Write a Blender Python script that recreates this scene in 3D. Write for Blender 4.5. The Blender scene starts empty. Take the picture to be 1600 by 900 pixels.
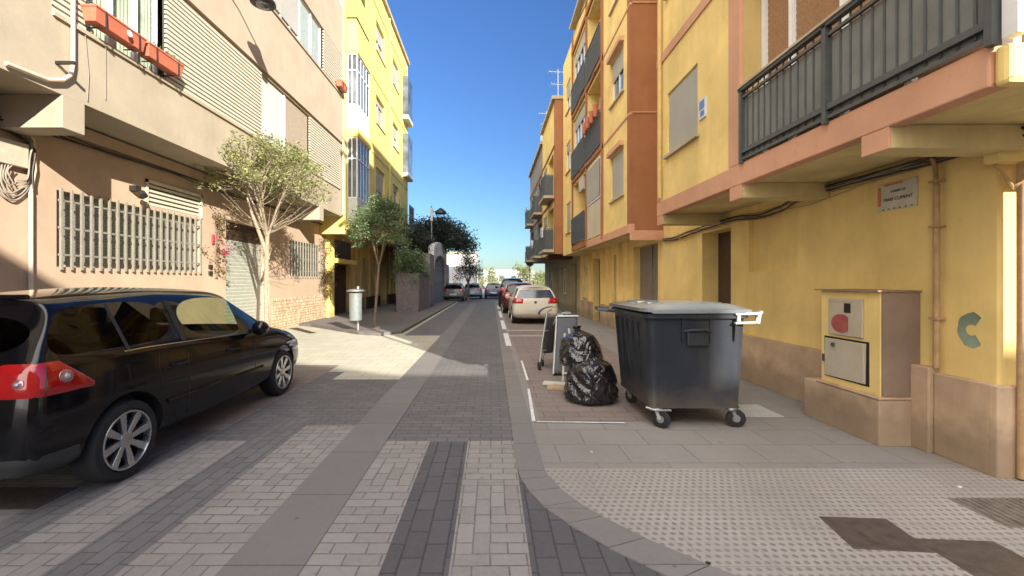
import bpy, bmesh, math, random
from mathutils import Vector, Matrix
from mathutils.bvhtree import BVHTree
R = math.radians
S = bpy.context.scene
col = S.collection
# ---------------------------------------------------------------- camera, world, sun, exposure
cam_d = bpy.data.cameras.new('camera'); cam = bpy.data.objects.new('camera', cam_d); col.objects.link(cam)
cam.location = (0, 0, 1.6); cam.rotation_euler = (R(90), 0, 0)
cam_d.sensor_width = 36; cam_d.lens = 670/1600*36
cam_d.shift_x = 0.02; cam_d.shift_y = -0.00625
cam_d.clip_start = 0.05; cam_d.clip_end = 3000
S.camera = cam
SUN = Vector((-1, 1.6, -0.78)).normalized()          # the way the light travels
EL = math.asin(-SUN.z)
AZ = math.atan2(-SUN.x, -SUN.y)                      # compass bearing towards the sun, from +Y clockwise
SKY_GAMMA, SKY_REF, SKY_SAT, SKY_FILL = 1.7, 4.0, 1.0, 8.5
W = bpy.data.worlds.new('World'); S.world = W; W.use_nodes = True
wn = W.node_tree; bg = wn.nodes['Background']
sky = wn.nodes.new('ShaderNodeTexSky'); sky.sky_type = 'NISHITA'; sky.sun_disc = False
sky.sun_elevation = EL; sky.sun_rotation = AZ; sky.altitude = 0
sky.air_density = 1.0; sky.dust_density = 0.0; sky.ozone_density = 2.0
# the sky's own colour, graded: divide to about 1, gamma, back again (a deeper blue away from the sun)
def vm(op, a, v):
    n = wn.nodes.new('ShaderNodeVectorMath'); n.operation = op; wn.links.new(a, n.inputs[0]); n.inputs[1].default_value = v; return n.outputs[0]
g_ = wn.nodes.new('ShaderNodeGamma'); g_.inputs[1].default_value = SKY_GAMMA
wn.links.new(vm('MULTIPLY', sky.outputs[0], (1/SKY_REF,)*3), g_.inputs[0])
hs_ = wn.nodes.new('ShaderNodeHueSaturation'); hs_.inputs['Saturation'].default_value = SKY_SAT; wn.links.new(g_.outputs[0], hs_.inputs['Color'])
# thinner towards the horizon, plus a bright unseen patch added behind to lift shade
tc_ = wn.nodes.new('ShaderNodeTexCoord'); sx_ = wn.nodes.new('ShaderNodeSeparateXYZ'); wn.links.new(tc_.outputs['Generated'], sx_.inputs[0])
cr_ = wn.nodes.new('ShaderNodeValToRGB'); wn.links.new(sx_.outputs[2], cr_.inputs[0]); el_ = cr_.color_ramp.elements
for i_, (p_, f_) in enumerate(((0, .15), (.035, .17), (.09, .24), (.17, .33), (.27, .44), (.42, .65), (.55, .85), (.72, 1.2))):
    e_ = el_[i_] if i_ < 2 else el_.new(p_)
    e_.position = p_; f_ *= .49; t_ = max(0, 1-p_/.1); e_.color = (f_/2*(1-.25*t_), f_/2*(1-.1*t_), f_/2*(1+.5*t_), 1)
mm_ = wn.nodes.new('ShaderNodeVectorMath'); mm_.operation = 'MULTIPLY'; wn.links.new(vm('MULTIPLY', hs_.outputs[0], (SKY_REF*2,)*3), mm_.inputs[0]); wn.links.new(cr_.outputs[0], mm_.inputs[1])
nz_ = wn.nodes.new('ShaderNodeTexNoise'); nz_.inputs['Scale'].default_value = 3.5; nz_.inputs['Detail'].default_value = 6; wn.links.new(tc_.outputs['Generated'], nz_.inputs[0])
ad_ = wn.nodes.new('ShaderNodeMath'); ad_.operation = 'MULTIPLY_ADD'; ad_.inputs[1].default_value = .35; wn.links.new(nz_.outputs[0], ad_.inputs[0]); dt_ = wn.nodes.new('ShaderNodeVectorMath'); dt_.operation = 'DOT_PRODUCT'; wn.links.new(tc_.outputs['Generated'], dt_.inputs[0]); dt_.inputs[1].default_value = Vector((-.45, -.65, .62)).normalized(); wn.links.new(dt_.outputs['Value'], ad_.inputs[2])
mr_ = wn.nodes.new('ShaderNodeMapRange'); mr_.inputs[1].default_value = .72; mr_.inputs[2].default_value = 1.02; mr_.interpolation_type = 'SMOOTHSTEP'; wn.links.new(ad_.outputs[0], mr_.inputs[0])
mx_ = wn.nodes.new('ShaderNodeMix'); mx_.data_type = 'RGBA'; wn.links.new(mr_.outputs[0], mx_.inputs[0]); wn.links.new(mm_.outputs[0], mx_.inputs[6]); mx_.inputs[7].default_value = (SKY_FILL, SKY_FILL*.95, SKY_FILL*.88, 1)
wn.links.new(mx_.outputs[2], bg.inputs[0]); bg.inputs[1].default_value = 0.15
sl = bpy.data.lights.new('sun', 'SUN'); sl.energy = 2.9; sl.angle = R(0.5); sl.color = (1.0, 0.93, 0.82)
so = bpy.data.objects.new('sun', sl); col.objects.link(so); so.rotation_euler = SUN.to_track_quat('-Z', 'Y').to_euler()
so.location = (20, -20, 30)
S.view_settings.view_transform = 'Standard'; S.view_settings.look = 'None'
S.view_settings.gamma = 1.0; S.view_settings.use_curve_mapping = False
S.view_settings.exposure = 2.08
S.render.engine = 'CYCLES'
S.cycles.max_bounces = 8; S.cycles.diffuse_bounces = 5; S.cycles.transparent_max_bounces = 12

# ---------------------------------------------------------------- materials
def mat(name):
    m = bpy.data.materials.new(name); m.use_nodes = True
    nt = m.node_tree; b = nt.nodes['Principled BSDF']
    return m, nt, b
def c4(c): return (c[0], c[1], c[2], 1)
def N(nt, t, **kw):
    n = nt.nodes.new(t)
    for k, v in kw.items(): setattr(n, k, v)
    return n
def coords(nt): return N(nt, 'ShaderNodeTexCoord').outputs['Object']
def noise(nt, v, scale, detail=4, rough=0.6, sx=None):
    if sx:
        mp = N(nt, 'ShaderNodeMapping'); mp.inputs['Scale'].default_value = sx; nt.links.new(v, mp.inputs[0]); v = mp.outputs[0]
    n = N(nt, 'ShaderNodeTexNoise'); n.inputs['Scale'].default_value = scale; n.inputs['Detail'].default_value = detail
    n.inputs['Roughness'].default_value = rough; nt.links.new(v, n.inputs['Vector']); return n.outputs['Fac']
def ramp(nt, f, a, b, ca=(0, 0, 0, 1), cb=(1, 1, 1, 1)):
    r = N(nt, 'ShaderNodeValToRGB'); r.color_ramp.elements[0].position = a; r.color_ramp.elements[1].position = b
    r.color_ramp.elements[0].color = ca; r.color_ramp.elements[1].color = cb; nt.links.new(f, r.inputs[0]); return r.outputs[0]
def mix(nt, fac, a, b, mode='MIX'):
    m = N(nt, 'ShaderNodeMix', data_type='RGBA', blend_type=mode)
    for sock, v in ((m.inputs[0], fac), (m.inputs[6], a), (m.inputs[7], b)):
        if hasattr(v, 'is_output'): nt.links.new(v, sock)
        elif isinstance(v, (int, float)): sock.default_value = v
        else: sock.default_value = c4(v)
    return m.outputs[2]
def M(nt, op, a, b=None, c=None):
    m = N(nt, 'ShaderNodeMath', operation=op)
    for i, v in enumerate((a, b, c)):
        if v is None: continue
        if hasattr(v, 'is_output'): nt.links.new(v, m.inputs[i])
        else: m.inputs[i].default_value = v
    return m.outputs[0]
def bump(nt, b, h, strength=0.3, dist=0.01):
    n = N(nt, 'ShaderNodeBump'); n.inputs['Strength'].default_value = strength; n.inputs['Distance'].default_value = dist
    nt.links.new(h, n.inputs['Height']); nt.links.new(n.outputs[0], b.inputs['Normal'])
def stucco(name, c, var=0.12, stain=0.25, rough=0.9, bscale=55, bs=0.25, staincol=None):
    m, nt, b = mat(name); v = coords(nt)
    dk = tuple(x*(1-var*2.2) for x in c); lt = tuple(min(1, x*(1+var)) for x in c)
    base = mix(nt, ramp(nt, noise(nt, v, 1.3, 5), .3, .72), dk, lt)
    # rain streaks, long in z
    st = ramp(nt, noise(nt, v, 3.0, 5, .65, (1.6, 1.6, .22)), .5, .78)
    sc = staincol or tuple(x*.62 for x in c)
    base = mix(nt, M(nt, 'MULTIPLY', st, stain), base, sc)
    pt = ramp(nt, noise(nt, v, .75, 2, .4), .60, .615)
    base = mix(nt, M(nt, 'MULTIPLY', pt, .35*min(1, stain*4)), base, tuple(min(1, x*.86+.03) for x in c))
    vo = N(nt, 'ShaderNodeTexVoronoi', feature='DISTANCE_TO_EDGE'); vo.inputs['Scale'].default_value = .8
    wv = N(nt, 'ShaderNodeVectorMath', operation='MULTIPLY_ADD'); nn = N(nt, 'ShaderNodeTexNoise'); nn.inputs['Scale'].default_value = 3.5; nn.inputs['Detail'].default_value = 6
    nt.links.new(v, nn.inputs['Vector']); nt.links.new(nn.outputs['Color'], wv.inputs[0]); wv.inputs[1].default_value = (.8, .8, .8); nt.links.new(v, wv.inputs[2]); nt.links.new(wv.outputs[0], vo.inputs['Vector'])
    crk = M(nt, 'MULTIPLY', ramp(nt, vo.outputs['Distance'], .0, .006, (1, 1, 1, 1), (0, 0, 0, 1)), ramp(nt, noise(nt, v, .6, 2), .5, .6))
    base = mix(nt, M(nt, 'MULTIPLY', crk, .35*min(1, stain*3)), base, tuple(x*.4 for x in c))
    gz = N(nt, 'ShaderNodeNewGeometry'); sz = N(nt, 'ShaderNodeSeparateXYZ'); nt.links.new(gz.outputs['Position'], sz.inputs[0])
    ft = ramp(nt, M(nt, 'SUBTRACT', sz.outputs[2], M(nt, 'MULTIPLY', noise(nt, v, 4, 4), .5)), -.15, .22, (1, 1, 1, 1), (0, 0, 0, 1))
    base = mix(nt, M(nt, 'MULTIPLY', ft, .45), base, (.12, .095, .07))
    sp = ramp(nt, noise(nt, v, 14, 3), .66, .76)
    base = mix(nt, M(nt, 'MULTIPLY', sp, .22), base, tuple(x*.6 for x in c))
    nt.links.new(base, b.inputs['Base Color']); b.inputs['Roughness'].default_value = rough
    b.inputs['Specular IOR Level'].default_value = .25
    bump(nt, b, noise(nt, v, bscale, 3), bs, .008)
    return m
def plain(name, c, rough=.6, metal=0, var=.12, nscale=9, bs=0.0, spec=.5, coat=0):
    m, nt, b = mat(name); v = coords(nt)
    base = mix(nt, ramp(nt, noise(nt, v, nscale, 4), .3, .7), tuple(x*(1-var) for x in c), tuple(min(1, x*(1+var)) for x in c))
    nt.links.new(base, b.inputs['Base Color']); b.inputs['Metallic'].default_value = metal
    rr = N(nt, 'ShaderNodeMapRange'); rr.inputs[3].default_value = max(.02, rough*.8); rr.inputs[4].default_value = min(1, rough*1.25)
    nt.links.new(noise(nt, v, nscale*2, 3), rr.inputs[0]); nt.links.new(rr.outputs[0], b.inputs['Roughness'])
    b.inputs['Specular IOR Level'].default_value = spec; b.inputs['Coat Weight'].default_value = coat; b.inputs['Coat Roughness'].default_value = .03
    if bs: bump(nt, b, noise(nt, v, nscale*3, 3), bs, .01)
    return m
def paver(name, c1, c2, mort, bw, bh, rot=0, off=.5, var=.3, bs=.5, ms=.006, rough=.8, patch=.35, mixlay=False):
    K = (.56, .575, .595); c1 = tuple(x*k for x, k in zip(c1, K)); c2 = tuple(x*k for x, k in zip(c2, K)); mort = tuple(x*k*.45+y*.36 for x, k, y in zip(mort, K, c1))
    m, nt, b = mat(name); v = coords(nt)
    mp = N(nt, 'ShaderNodeMapping'); mp.inputs['Rotation'].default_value = (0, 0, rot); nt.links.new(v, mp.inputs[0])
    wob = N(nt, 'ShaderNodeTexNoise'); wob.inputs['Scale'].default_value = 2.5; nt.links.new(v, wob.inputs['Vector'])
    ad = N(nt, 'ShaderNodeVectorMath', operation='MULTIPLY_ADD'); nt.links.new(wob.outputs['Color'], ad.inputs[0])
    ad.inputs[1].default_value = (.012, .012, 0); nt.links.new(mp.outputs[0], ad.inputs[2])
    br = N(nt, 'ShaderNodeTexBrick'); br.offset = off; br.inputs['Scale'].default_value = 1
    br.inputs['Brick Width'].default_value = bw; br.inputs['Row Height'].default_value = bh
    br.inputs['Mortar Size'].default_value = ms; br.inputs['Mortar Smooth'].default_value = .3; br.inputs['Bias'].default_value = 0
    br.inputs['Color1'].default_value = c4(c1); br.inputs['Color2'].default_value = c4(c2); br.inputs['Mortar'].default_value = c4(mort)
    nt.links.new(ad.outputs[0], br.inputs['Vector'])
    base = br.outputs['Color']; brf = br.outputs['Fac']
    if mixlay:
        b2 = N(nt, 'ShaderNodeTexBrick'); b2.offset = off
        for k_ in ('Scale', 'Brick Width', 'Row Height', 'Mortar Size', 'Mortar Smooth', 'Bias', 'Color1', 'Color2', 'Mortar'): b2.inputs[k_].default_value = br.inputs[k_].default_value
        m2 = N(nt, 'ShaderNodeMapping'); m2.inputs['Rotation'].default_value = (0, 0, R(90)); nt.links.new(ad.outputs[0], m2.inputs[0]); nt.links.new(m2.outputs[0], b2.inputs['Vector'])
        sn = N(nt, 'ShaderNodeVectorMath', operation='SNAP'); sn.inputs[1].default_value = (bw, bw*2, 1); nt.links.new(ad.outputs[0], sn.inputs[0])
        wn_ = N(nt, 'ShaderNodeTexWhiteNoise', noise_dimensions='2D'); nt.links.new(sn.outputs[0], wn_.inputs['Vector'])
        sel = M(nt, 'GREATER_THAN', wn_.outputs['Value'], .6)
        base = mix(nt, sel, base, b2.outputs['Color']); brf = M(nt, 'ADD', M(nt, 'MULTIPLY', brf, M(nt, 'SUBTRACT', 1, sel)), M(nt, 'MULTIPLY', b2.outputs['Fac'], sel))
    base = mix(nt, M(nt, 'MULTIPLY', brf, M(nt, 'MULTIPLY', ramp(nt, noise(nt, v, 3.2, 4, .7), .5, .62), .8)), base, tuple(x*.22 for x in c1))
    pt = ramp(nt, noise(nt, v, .9, 5), .32, .7)
    base = mix(nt, M(nt, 'MULTIPLY', M(nt, 'SUBTRACT', 1, pt), patch), base, tuple(x*.6 for x in c1))
    gr = ramp(nt, noise(nt, v, 22, 4, .7), .3, .75)
    base = mix(nt, M(nt, 'MULTIPLY', gr, var), base, tuple(min(1, x*1.35) for x in c2))
    dk = ramp(nt, noise(nt, v, 9, 3, .6), .68, .74)
    base = mix(nt, M(nt, 'MULTIPLY', dk, .45), base, tuple(x*.45 for x in c1))
    oil = ramp(nt, noise(nt, v, 1.9, 6, .7), .60, .70)
    base = mix(nt, M(nt, 'MULTIPLY', oil, .28), base, tuple(x*.5 for x in c1))
    gum = N(nt, 'ShaderNodeTexVoronoi'); gum.inputs['Scale'].default_value = 2.6; nt.links.new(v, gum.inputs['Vector'])
    base = mix(nt, M(nt, 'MULTIPLY', ramp(nt, gum.outputs['Distance'], .035, .05, (1, 1, 1, 1), (0, 0, 0, 1)), .5), base, tuple(x*.4 for x in c1))
    nt.links.new(base, b.inputs['Base Color'])
    rr = N(nt, 'ShaderNodeMapRange'); rr.inputs[3].default_value = rough-.14; rr.inputs[4].default_value = rough+.12
    nt.links.new(noise(nt, v, 3, 4), rr.inputs[0]); nt.links.new(rr.outputs[0], b.inputs['Roughness'])
    h = M(nt, 'MULTIPLY_ADD', noise(nt, v, 40, 4), .35, M(nt, 'SUBTRACT', 1, brf))
    bump(nt, b, h, bs, .008)
    return m
def glassy(name, c, rough=.06, var=.5, nscale=1.2):
    m, nt, b = mat(name); v = coords(nt)
    base = mix(nt, ramp(nt, noise(nt, v, nscale, 3), .35, .65), tuple(x*(1-var) for x in c), tuple(min(1, x*(1+var)) for x in c))
    nt.links.new(base, b.inputs['Base Color']); b.inputs['Roughness'].default_value = rough
    b.inputs['Specular IOR Level'].default_value = .9
    return m
def seeglass(name, tint=(.9, .95, .93), k=.03, g=.55):
    g_refl = g; m = bpy.data.materials.new(name); m.use_nodes = True; nt = m.node_tree; nt.nodes.clear()
    o = N(nt, 'ShaderNodeOutputMaterial'); t = N(nt, 'ShaderNodeBsdfTransparent'); t.inputs[0].default_value = c4(tint)
    g = N(nt, 'ShaderNodeBsdfGlossy'); g.inputs['Roughness'].default_value = .03
    f = N(nt, 'ShaderNodeLayerWeight'); f.inputs[0].default_value = .5
    x = N(nt, 'ShaderNodeMixShader'); nt.links.new(M(nt, 'MULTIPLY_ADD', M(nt, 'POWER', f.outputs['Facing'], 4), g_refl, k), x.inputs[0])
    nt.links.new(t.outputs[0], x.inputs[1]); nt.links.new(g.outputs[0], x.inputs[2]); nt.links.new(x.outputs[0], o.inputs[0])
    return m
def leafmat(name, c1, c2, dry=None):
    m, nt, b = mat(name); v = coords(nt)
    base = mix(nt, ramp(nt, noise(nt, v, 3.5, 3), .35, .65), c1, c2)
    fine = ramp(nt, noise(nt, v, 30, 2), .35, .7)
    base = mix(nt, M(nt, 'MULTIPLY', fine, .5), base, dry or tuple(min(1, x*1.7) for x in c2))
    nt.links.new(base, b.inputs['Base Color']); b.inputs['Roughness'].default_value = .55
    t = N(nt, 'ShaderNodeBsdfTranslucent'); nt.links.new(base, t.inputs[0])
    x = N(nt, 'ShaderNodeMixShader'); x.inputs[0].default_value = .3
    o = nt.nodes['Material Output']
    nt.links.new(b.outputs[0], x.inputs[1]); nt.links.new(t.outputs[0], x.inputs[2]); nt.links.new(x.outputs[0], o.inputs[0])
    return m

# ---------------------------------------------------------------- mesh helpers
ORG = {}
class MB:
    """collects faces in world coordinates, builds them as ONE mesh object"""
    def __init__(s): s.v = []; s.f = []; s.mi = []; s.cur = 0
    def add(s, pts, faces):
        n = len(s.v); s.v += [tuple(p) for p in pts]
        for f in faces: s.f.append([n+i for i in f]); s.mi.append(s.cur)
        return s
    def hexa(s, p):
        return s.add(p, [(0, 3, 2, 1), (4, 5, 6, 7), (0, 1, 5, 4), (1, 2, 6, 5), (2, 3, 7, 6), (3, 0, 4, 7)])
    def box(s, x0, x1, y0, y1, z0, z1):
        return s.hexa([(x0, y0, z0), (x1, y0, z0), (x1, y1, z0), (x0, y1, z0), (x0, y0, z1), (x1, y0, z1), (x1, y1, z1), (x0, y1, z1)])
    def pbox(s, P, u0, u1, v0, v1, d0, d1):
        return s.hexa([P(u0, v0, d0), P(u1, v0, d0), P(u1, v0, d1), P(u0, v0, d1), P(u0, v1, d0), P(u1, v1, d0), P(u1, v1, d1), P(u0, v1, d1)])
    def quad(s, a, b, c, d): return s.add([a, b, c, d], [(0, 1, 2, 3)])
    def poly(s, pts): return s.add(pts, [tuple(range(len(pts)))])
    def prism(s, xy, z0, z1):
        n = len(xy); pts = [(x, y, z0) for x, y in xy]+[(x, y, z1) for x, y in xy]
        fs = [tuple(range(n))[::-1], tuple(range(n, 2*n))]+[(i, (i+1) % n, n+(i+1) % n, n+i) for i in range(n)]
        return s.add(pts, fs)
    def extr(s, poly, vec):
        n = len(poly); vec = Vector(vec); pts = [Vector(p) for p in poly]+[Vector(p)+vec for p in poly]
        fs = [tuple(range(n))[::-1], tuple(range(n, 2*n))]+[(i, (i+1) % n, n+(i+1) % n, n+i) for i in range(n)]
        return s.add(pts, fs)
    def tube(s, path, r, n=8, caps=True):
        path = [Vector(p) for p in path]; k = len(path)
        rs = r if isinstance(r, (list, tuple)) else [r]*k
        rings = []; prev = None
        for i, p in enumerate(path):
            t = (path[min(i+1, k-1)]-path[max(i-1, 0)])
            if t.length < 1e-9: t = Vector((0, 0, 1))
            t.normalize()
            if prev is None: a = t.orthogonal().normalized()
            else:
                a = prev-t*prev.dot(t)
                a = a.normalized() if a.length > 1e-6 else t.orthogonal().normalized()
            prev = a; b = t.cross(a)
            rings.append([p+(a*math.cos(2*math.pi*j/n)+b*math.sin(2*math.pi*j/n))*rs[i] for j in range(n)])
        pts = [q for rg in rings for q in rg]; fs = []
        for i in range(k-1):
            for j in range(n): fs.append((i*n+j, i*n+(j+1) % n, (i+1)*n+(j+1) % n, (i+1)*n+j))
        if caps: fs.append(tuple(range(n))[::-1]); fs.append(tuple(range((k-1)*n, k*n)))
        return s.add(pts, fs)
    def bar(s, a, b, w, h):
        """square bar from a to b"""
        a = Vector(a); b = Vector(b); t = (b-a).normalized(); up = Vector((0, 0, 1)) if abs(t.z) < .9 else Vector((0, 1, 0))
        x = t.cross(up).normalized()*w/2; y = t.cross(x).normalized()*h/2
        return s.hexa([a-x-y, a+x-y, a+x+y, a-x+y, b-x-y, b+x-y, b+x+y, b-x+y])
    def lathe(s, c, axis, prof, n=24):
        """prof: (radius, offset along axis)"""
        c = Vector(c); ax = Vector(axis).normalized(); a = ax.orthogonal().normalized(); b = ax.cross(a); pts = []; fs = []
        for r, o in prof:
            for j in range(n): pts.append(c+ax*o+(a*math.cos(2*math.pi*j/n)+b*math.sin(2*math.pi*j/n))*max(r, 1e-4))
        for i in range(len(prof)-1):
            for j in range(n): fs.append((i*n+j, i*n+(j+1) % n, (i+1)*n+(j+1) % n, (i+1)*n+j))
        fs.append(tuple(range(n))[::-1]); fs.append(tuple(range((len(prof)-1)*n, len(prof)*n)))
        return s.add(pts, fs)
    def sheet(s, P, u0, u1, v0, v1, holes=(), depth=.15):
        us = sorted({u0, u1, *[h[0] for h in holes], *[h[1] for h in holes]}); us = [u for u in us if u0 <= u <= u1]
        vs = sorted({v0, v1, *[h[2] for h in holes], *[h[3] for h in holes]}); vs = [v for v in vs if v0 <= v <= v1]
        for i in range(len(us)-1):
            for j in range(len(vs)-1):
                cu = (us[i]+us[i+1])/2; cv = (vs[j]+vs[j+1])/2
                if any(h[0] < cu < h[1] and h[2] < cv < h[3] for h in holes): continue
                s.quad(P(us[i], vs[j], 0), P(us[i+1], vs[j], 0), P(us[i+1], vs[j+1], 0), P(us[i], vs[j+1], 0))
        for h in holes:
            a, b, c, d = h[:4]; dp = h[4] if len(h) > 4 else depth
            s.quad(P(a, c, 0), P(a, d, 0), P(a, d, -dp), P(a, c, -dp)); s.quad(P(b, c, 0), P(b, d, 0), P(b, d, -dp), P(b, c, -dp))
            s.quad(P(a, c, 0), P(b, c, 0), P(b, c, -dp), P(a, c, -dp)); s.quad(P(a, d, 0), P(b, d, 0), P(b, d, -dp), P(a, d, -dp))
        return s
    def pieces(s, name, m, parent=None, **k):
        """every separate piece becomes an object of its own"""
        par = list(range(len(s.v)))
        def find(a):
            while par[a] != a: par[a] = par[par[a]]; a = par[a]
            return a
        for f in s.f:
            for v in f[1:]: par[find(v)] = find(f[0])
        groups = {}
        for f in s.f: groups.setdefault(find(f[0]), []).append(f)
        out = []
        for g, fs in groups.items():
            ids = sorted({v for f in fs for v in f}); mp = {v: i for i, v in enumerate(ids)}
            q = MB(); q.add([s.v[v] for v in ids], [tuple(mp[v] for v in f) for f in fs]); out.append(q.build(name, m, parent, **k))
        return out
    def build(s, name, m, parent=None, bevel=0, smooth=False, seg=2, sub=0, local=False, weld=False):
        me = bpy.data.meshes.new(name); off = Vector((0, 0, 0))
        if parent is not None and not local: off = ORG.get(parent.name, off)
        me.from_pydata([Vector(v)-off for v in s.v], [], s.f)
        mats = m if isinstance(m, list) else [m]
        for q in mats: me.materials.append(q)
        me.polygons.foreach_set('material_index', s.mi)
        bm = bmesh.new(); bm.from_mesh(me)
        if weld: bmesh.ops.remove_doubles(bm, verts=bm.verts, dist=1e-5)
        bmesh.ops.recalc_face_normals(bm, faces=bm.faces)
        if smooth:
            for f in bm.faces: f.smooth = True
        bm.to_mesh(me); bm.free()
        o = bpy.data.objects.new(name, me); col.objects.link(o)
        if parent is not None:
            o.parent = parent; ORG[o.name] = ORG.get(parent.name, off)
        else: ORG[o.name] = Vector((0, 0, 0))
        if bevel:
            b = o.modifiers.new('bevel', 'BEVEL'); b.width = bevel; b.segments = seg; b.limit_method = 'ANGLE'; b.angle_limit = R(40)
        if sub:
            b = o.modifiers.new('sub', 'SUBSURF'); b.levels = sub; b.render_levels = sub
        if smooth and not sub:
            try: me.set_sharp_from_angle(angle=R(42))
            except Exception: pass
        return o
def tag(o, label=None, cat=None, group=None, kind=None):
    if label: o['label'] = label
    if cat: o['category'] = cat
    if group: o['group'] = group
    if kind: o['kind'] = kind
    return o
def thing(name, label, cat, loc=(0, 0, 0), group=None):
    o = bpy.data.objects.new(name, None); col.objects.link(o); o.location = loc; o.empty_display_size = .3
    ORG[o.name] = Vector(loc); return tag(o, label, cat, group)
def struct(name, mb, m, **k): return tag(mb.build(name, m, **k), kind='structure')
def copy_tree(o, parent=None):
    c = o.copy(); col.objects.link(c)
    if parent is not None: c.parent = parent
    for ch in list(o.children): copy_tree(ch, c)
    return c
def side(X, s): return lambda u, v, d: (X+s*d, u, v)      # wall parallel to the street; s = the way it faces
def front(Y): return lambda u, v, d: (u, Y-d, v)          # wall facing the camera
def text_mesh(body, size, ext=.001):
    cu = bpy.data.curves.new('txt', 'FONT'); cu.body = body; cu.size = size; cu.extrude = ext; cu.align_x = 'CENTER'; cu.align_y = 'CENTER'; cu.resolution_u = 3
    o = bpy.data.objects.new('txt', cu); col.objects.link(o)
    bpy.context.view_layer.update()
    me = bpy.data.meshes.new_from_object(o.evaluated_get(bpy.context.evaluated_depsgraph_get()))
    bpy.data.objects.remove(o); bpy.data.curves.remove(cu)
    return me
# ---------------------------------------------------------------- palette
m_peach = stucco('peach_render', (.49, .36, .255), .07, .22)
m_cream = stucco('cream_pink_render', (.41, .35, .26), .07, .22)
m_yellowR = stucco('ochre_render', (.84, .63, .25), .09, .35, staincol=(.55, .38, .15))
m_yellowL = stucco('lemon_render', (.80, .65, .20), .05, .12)
m_trim = stucco('salmon_trim', (.62, .34, .215), .07, .2)
m_brown = stucco('terracotta_render', (.35, .155, .075), .08, .15)
m_under = stucco('soffit_render', (.66, .54, .27), .12, .5)
m_plinth = stucco('tan_plinth', (.54, .39, .26), .18, .6, bscale=30, bs=.35)
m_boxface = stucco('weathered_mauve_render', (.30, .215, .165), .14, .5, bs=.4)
m_ochre2 = stucco('dull_ochre_render', (.58, .42, .17), .1, .3)
m_grayrender = stucco('grey_render', (.30, .27, .24), .12, .4)
m_whitewall = stucco('old_white_wall', (.55, .53, .5), .08, .3)
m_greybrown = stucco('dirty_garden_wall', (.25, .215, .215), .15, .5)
m_slab = stucco('cornice', (.5, .42, .3), .1, .3)
m_roof = plain('roof_felt', (.2, .13, .1), .9)
m_tile = plain('red_roof_tiles', (.22, .07, .045), .85, nscale=20)
m_white = plain('white_aluminium', (.75, .76, .75), .35, var=.05)
m_cableb = plain('black_cable', (.02, .018, .017), .5)
m_cableg = plain('grey_cable', (.28, .25, .2), .6)
m_cableo = plain('painted_cable', (.45, .3, .13), .7)
m_pipe = plain('painted_pipe', (.42, .27, .14), .6, var=.2)
m_pipec = plain('cream_pipe', (.62, .5, .36), .6, var=.1)
m_blind = stucco('white_roller_blind', (.54, .54, .51), .04, .1, bs=.02)
m_esparto = plain('woven_brown_blind', (.36, .20, .10), .9, var=.25, nscale=60, bs=.5)
m_rail = plain('charcoal_railing', (.075, .082, .082), .5, var=.2)
m_railmesh = plain('grey_privacy_sheet', (.17, .175, .165), .75, var=.18, nscale=4)
m_dark = plain('dark_opening', (.015, .013, .012), .5)
m_brownshut = plain('dark_brown_shutter', (.06, .035, .022), .5, var=.25)
m_greyshut = plain('grey_green_shutter', (.36, .37, .31), .45, var=.12)
m_louvre = plain('cream_slats', (.56, .52, .41), .5, var=.06)
m_louvreg = plain('slat_gap', (.10, .085, .06), .8)
m_greydoor = plain('brown_grey_door', (.22, .185, .15), .5, var=.15)
m_gl = glassy('window_glass', (.10, .12, .14))
m_glblue = glassy('blue_window_glass', (.10, .16, .26))
m_see = seeglass('clear_glass')
m_curtain = stucco('net_curtain', (.62, .58, .46), .2, .5, bs=.1)
m_terra = plain('terracotta_plastic', (.50, .15, .085), .55, var=.12)
m_metal = plain('galvanised_steel', (.45, .46, .46), .38, .8, var=.12)
m_soil = plain('soil', (.05, .035, .02), .95)

# ---------------------------------------------------------------- building parts
def window(par, P, u0, u1, v0, v1, dep=.13, fm=None, mull=1, blind=0., bm_=None, sill=True, gm=None, name='window', fw=.05, slats=False):
    fm = fm or m_white; gm = gm or m_gl
    f = MB(); a, b = -dep, -dep+.05
    f.pbox(P, u0, u1, v0, v0+fw, a, b); f.pbox(P, u0, u1, v1-fw, v1, a, b)
    f.pbox(P, u0, u0+fw, v0+fw, v1-fw, a, b); f.pbox(P, u1-fw, u1, v0+fw, v1-fw, a, b)
    for i in range(mull):
        c = u0+(u1-u0)*(i+1)/(mull+1); f.pbox(P, c-fw*.6, c+fw*.6, v0+fw, v1-fw, a, b+.006)
    w = f.build(name, fm, par)
    g = MB(); g.pbox(P, u0+fw*.5, u1-fw*.5, v0+fw*.5, v1-fw*.5, a+.01, a+.022); g.build('pane', gm, w)
    if blind > 0:
        q = MB(); zb = v1-fw-(v1-v0-2*fw)*blind
        nsl = max(2, int((v1-zb)/.055))
        for i in range(nsl):
            z0 = zb+(v1-fw-zb)*i/nsl; z1 = zb+(v1-fw-zb)*(i+1)/nsl
            q.add([P(u0+.02, z0, b+.012), P(u1-.02, z0, b+.012), P(u1-.02, z1-.008, b+.03), P(u0+.02, z1-.008, b+.03), P(u0+.02, z1, b+.012), P(u1-.02, z1, b+.012)], [(0, 1, 2, 3), (3, 2, 5, 4)])
        q.build('blind', bm_ or m_blind, w)
    if sill:
        s = MB(); s.pbox(P, u0-.06, u1+.06, v0-.05, v0-.002, -dep, .06); s.build('sill', m_slab, w)
    return w
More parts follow.
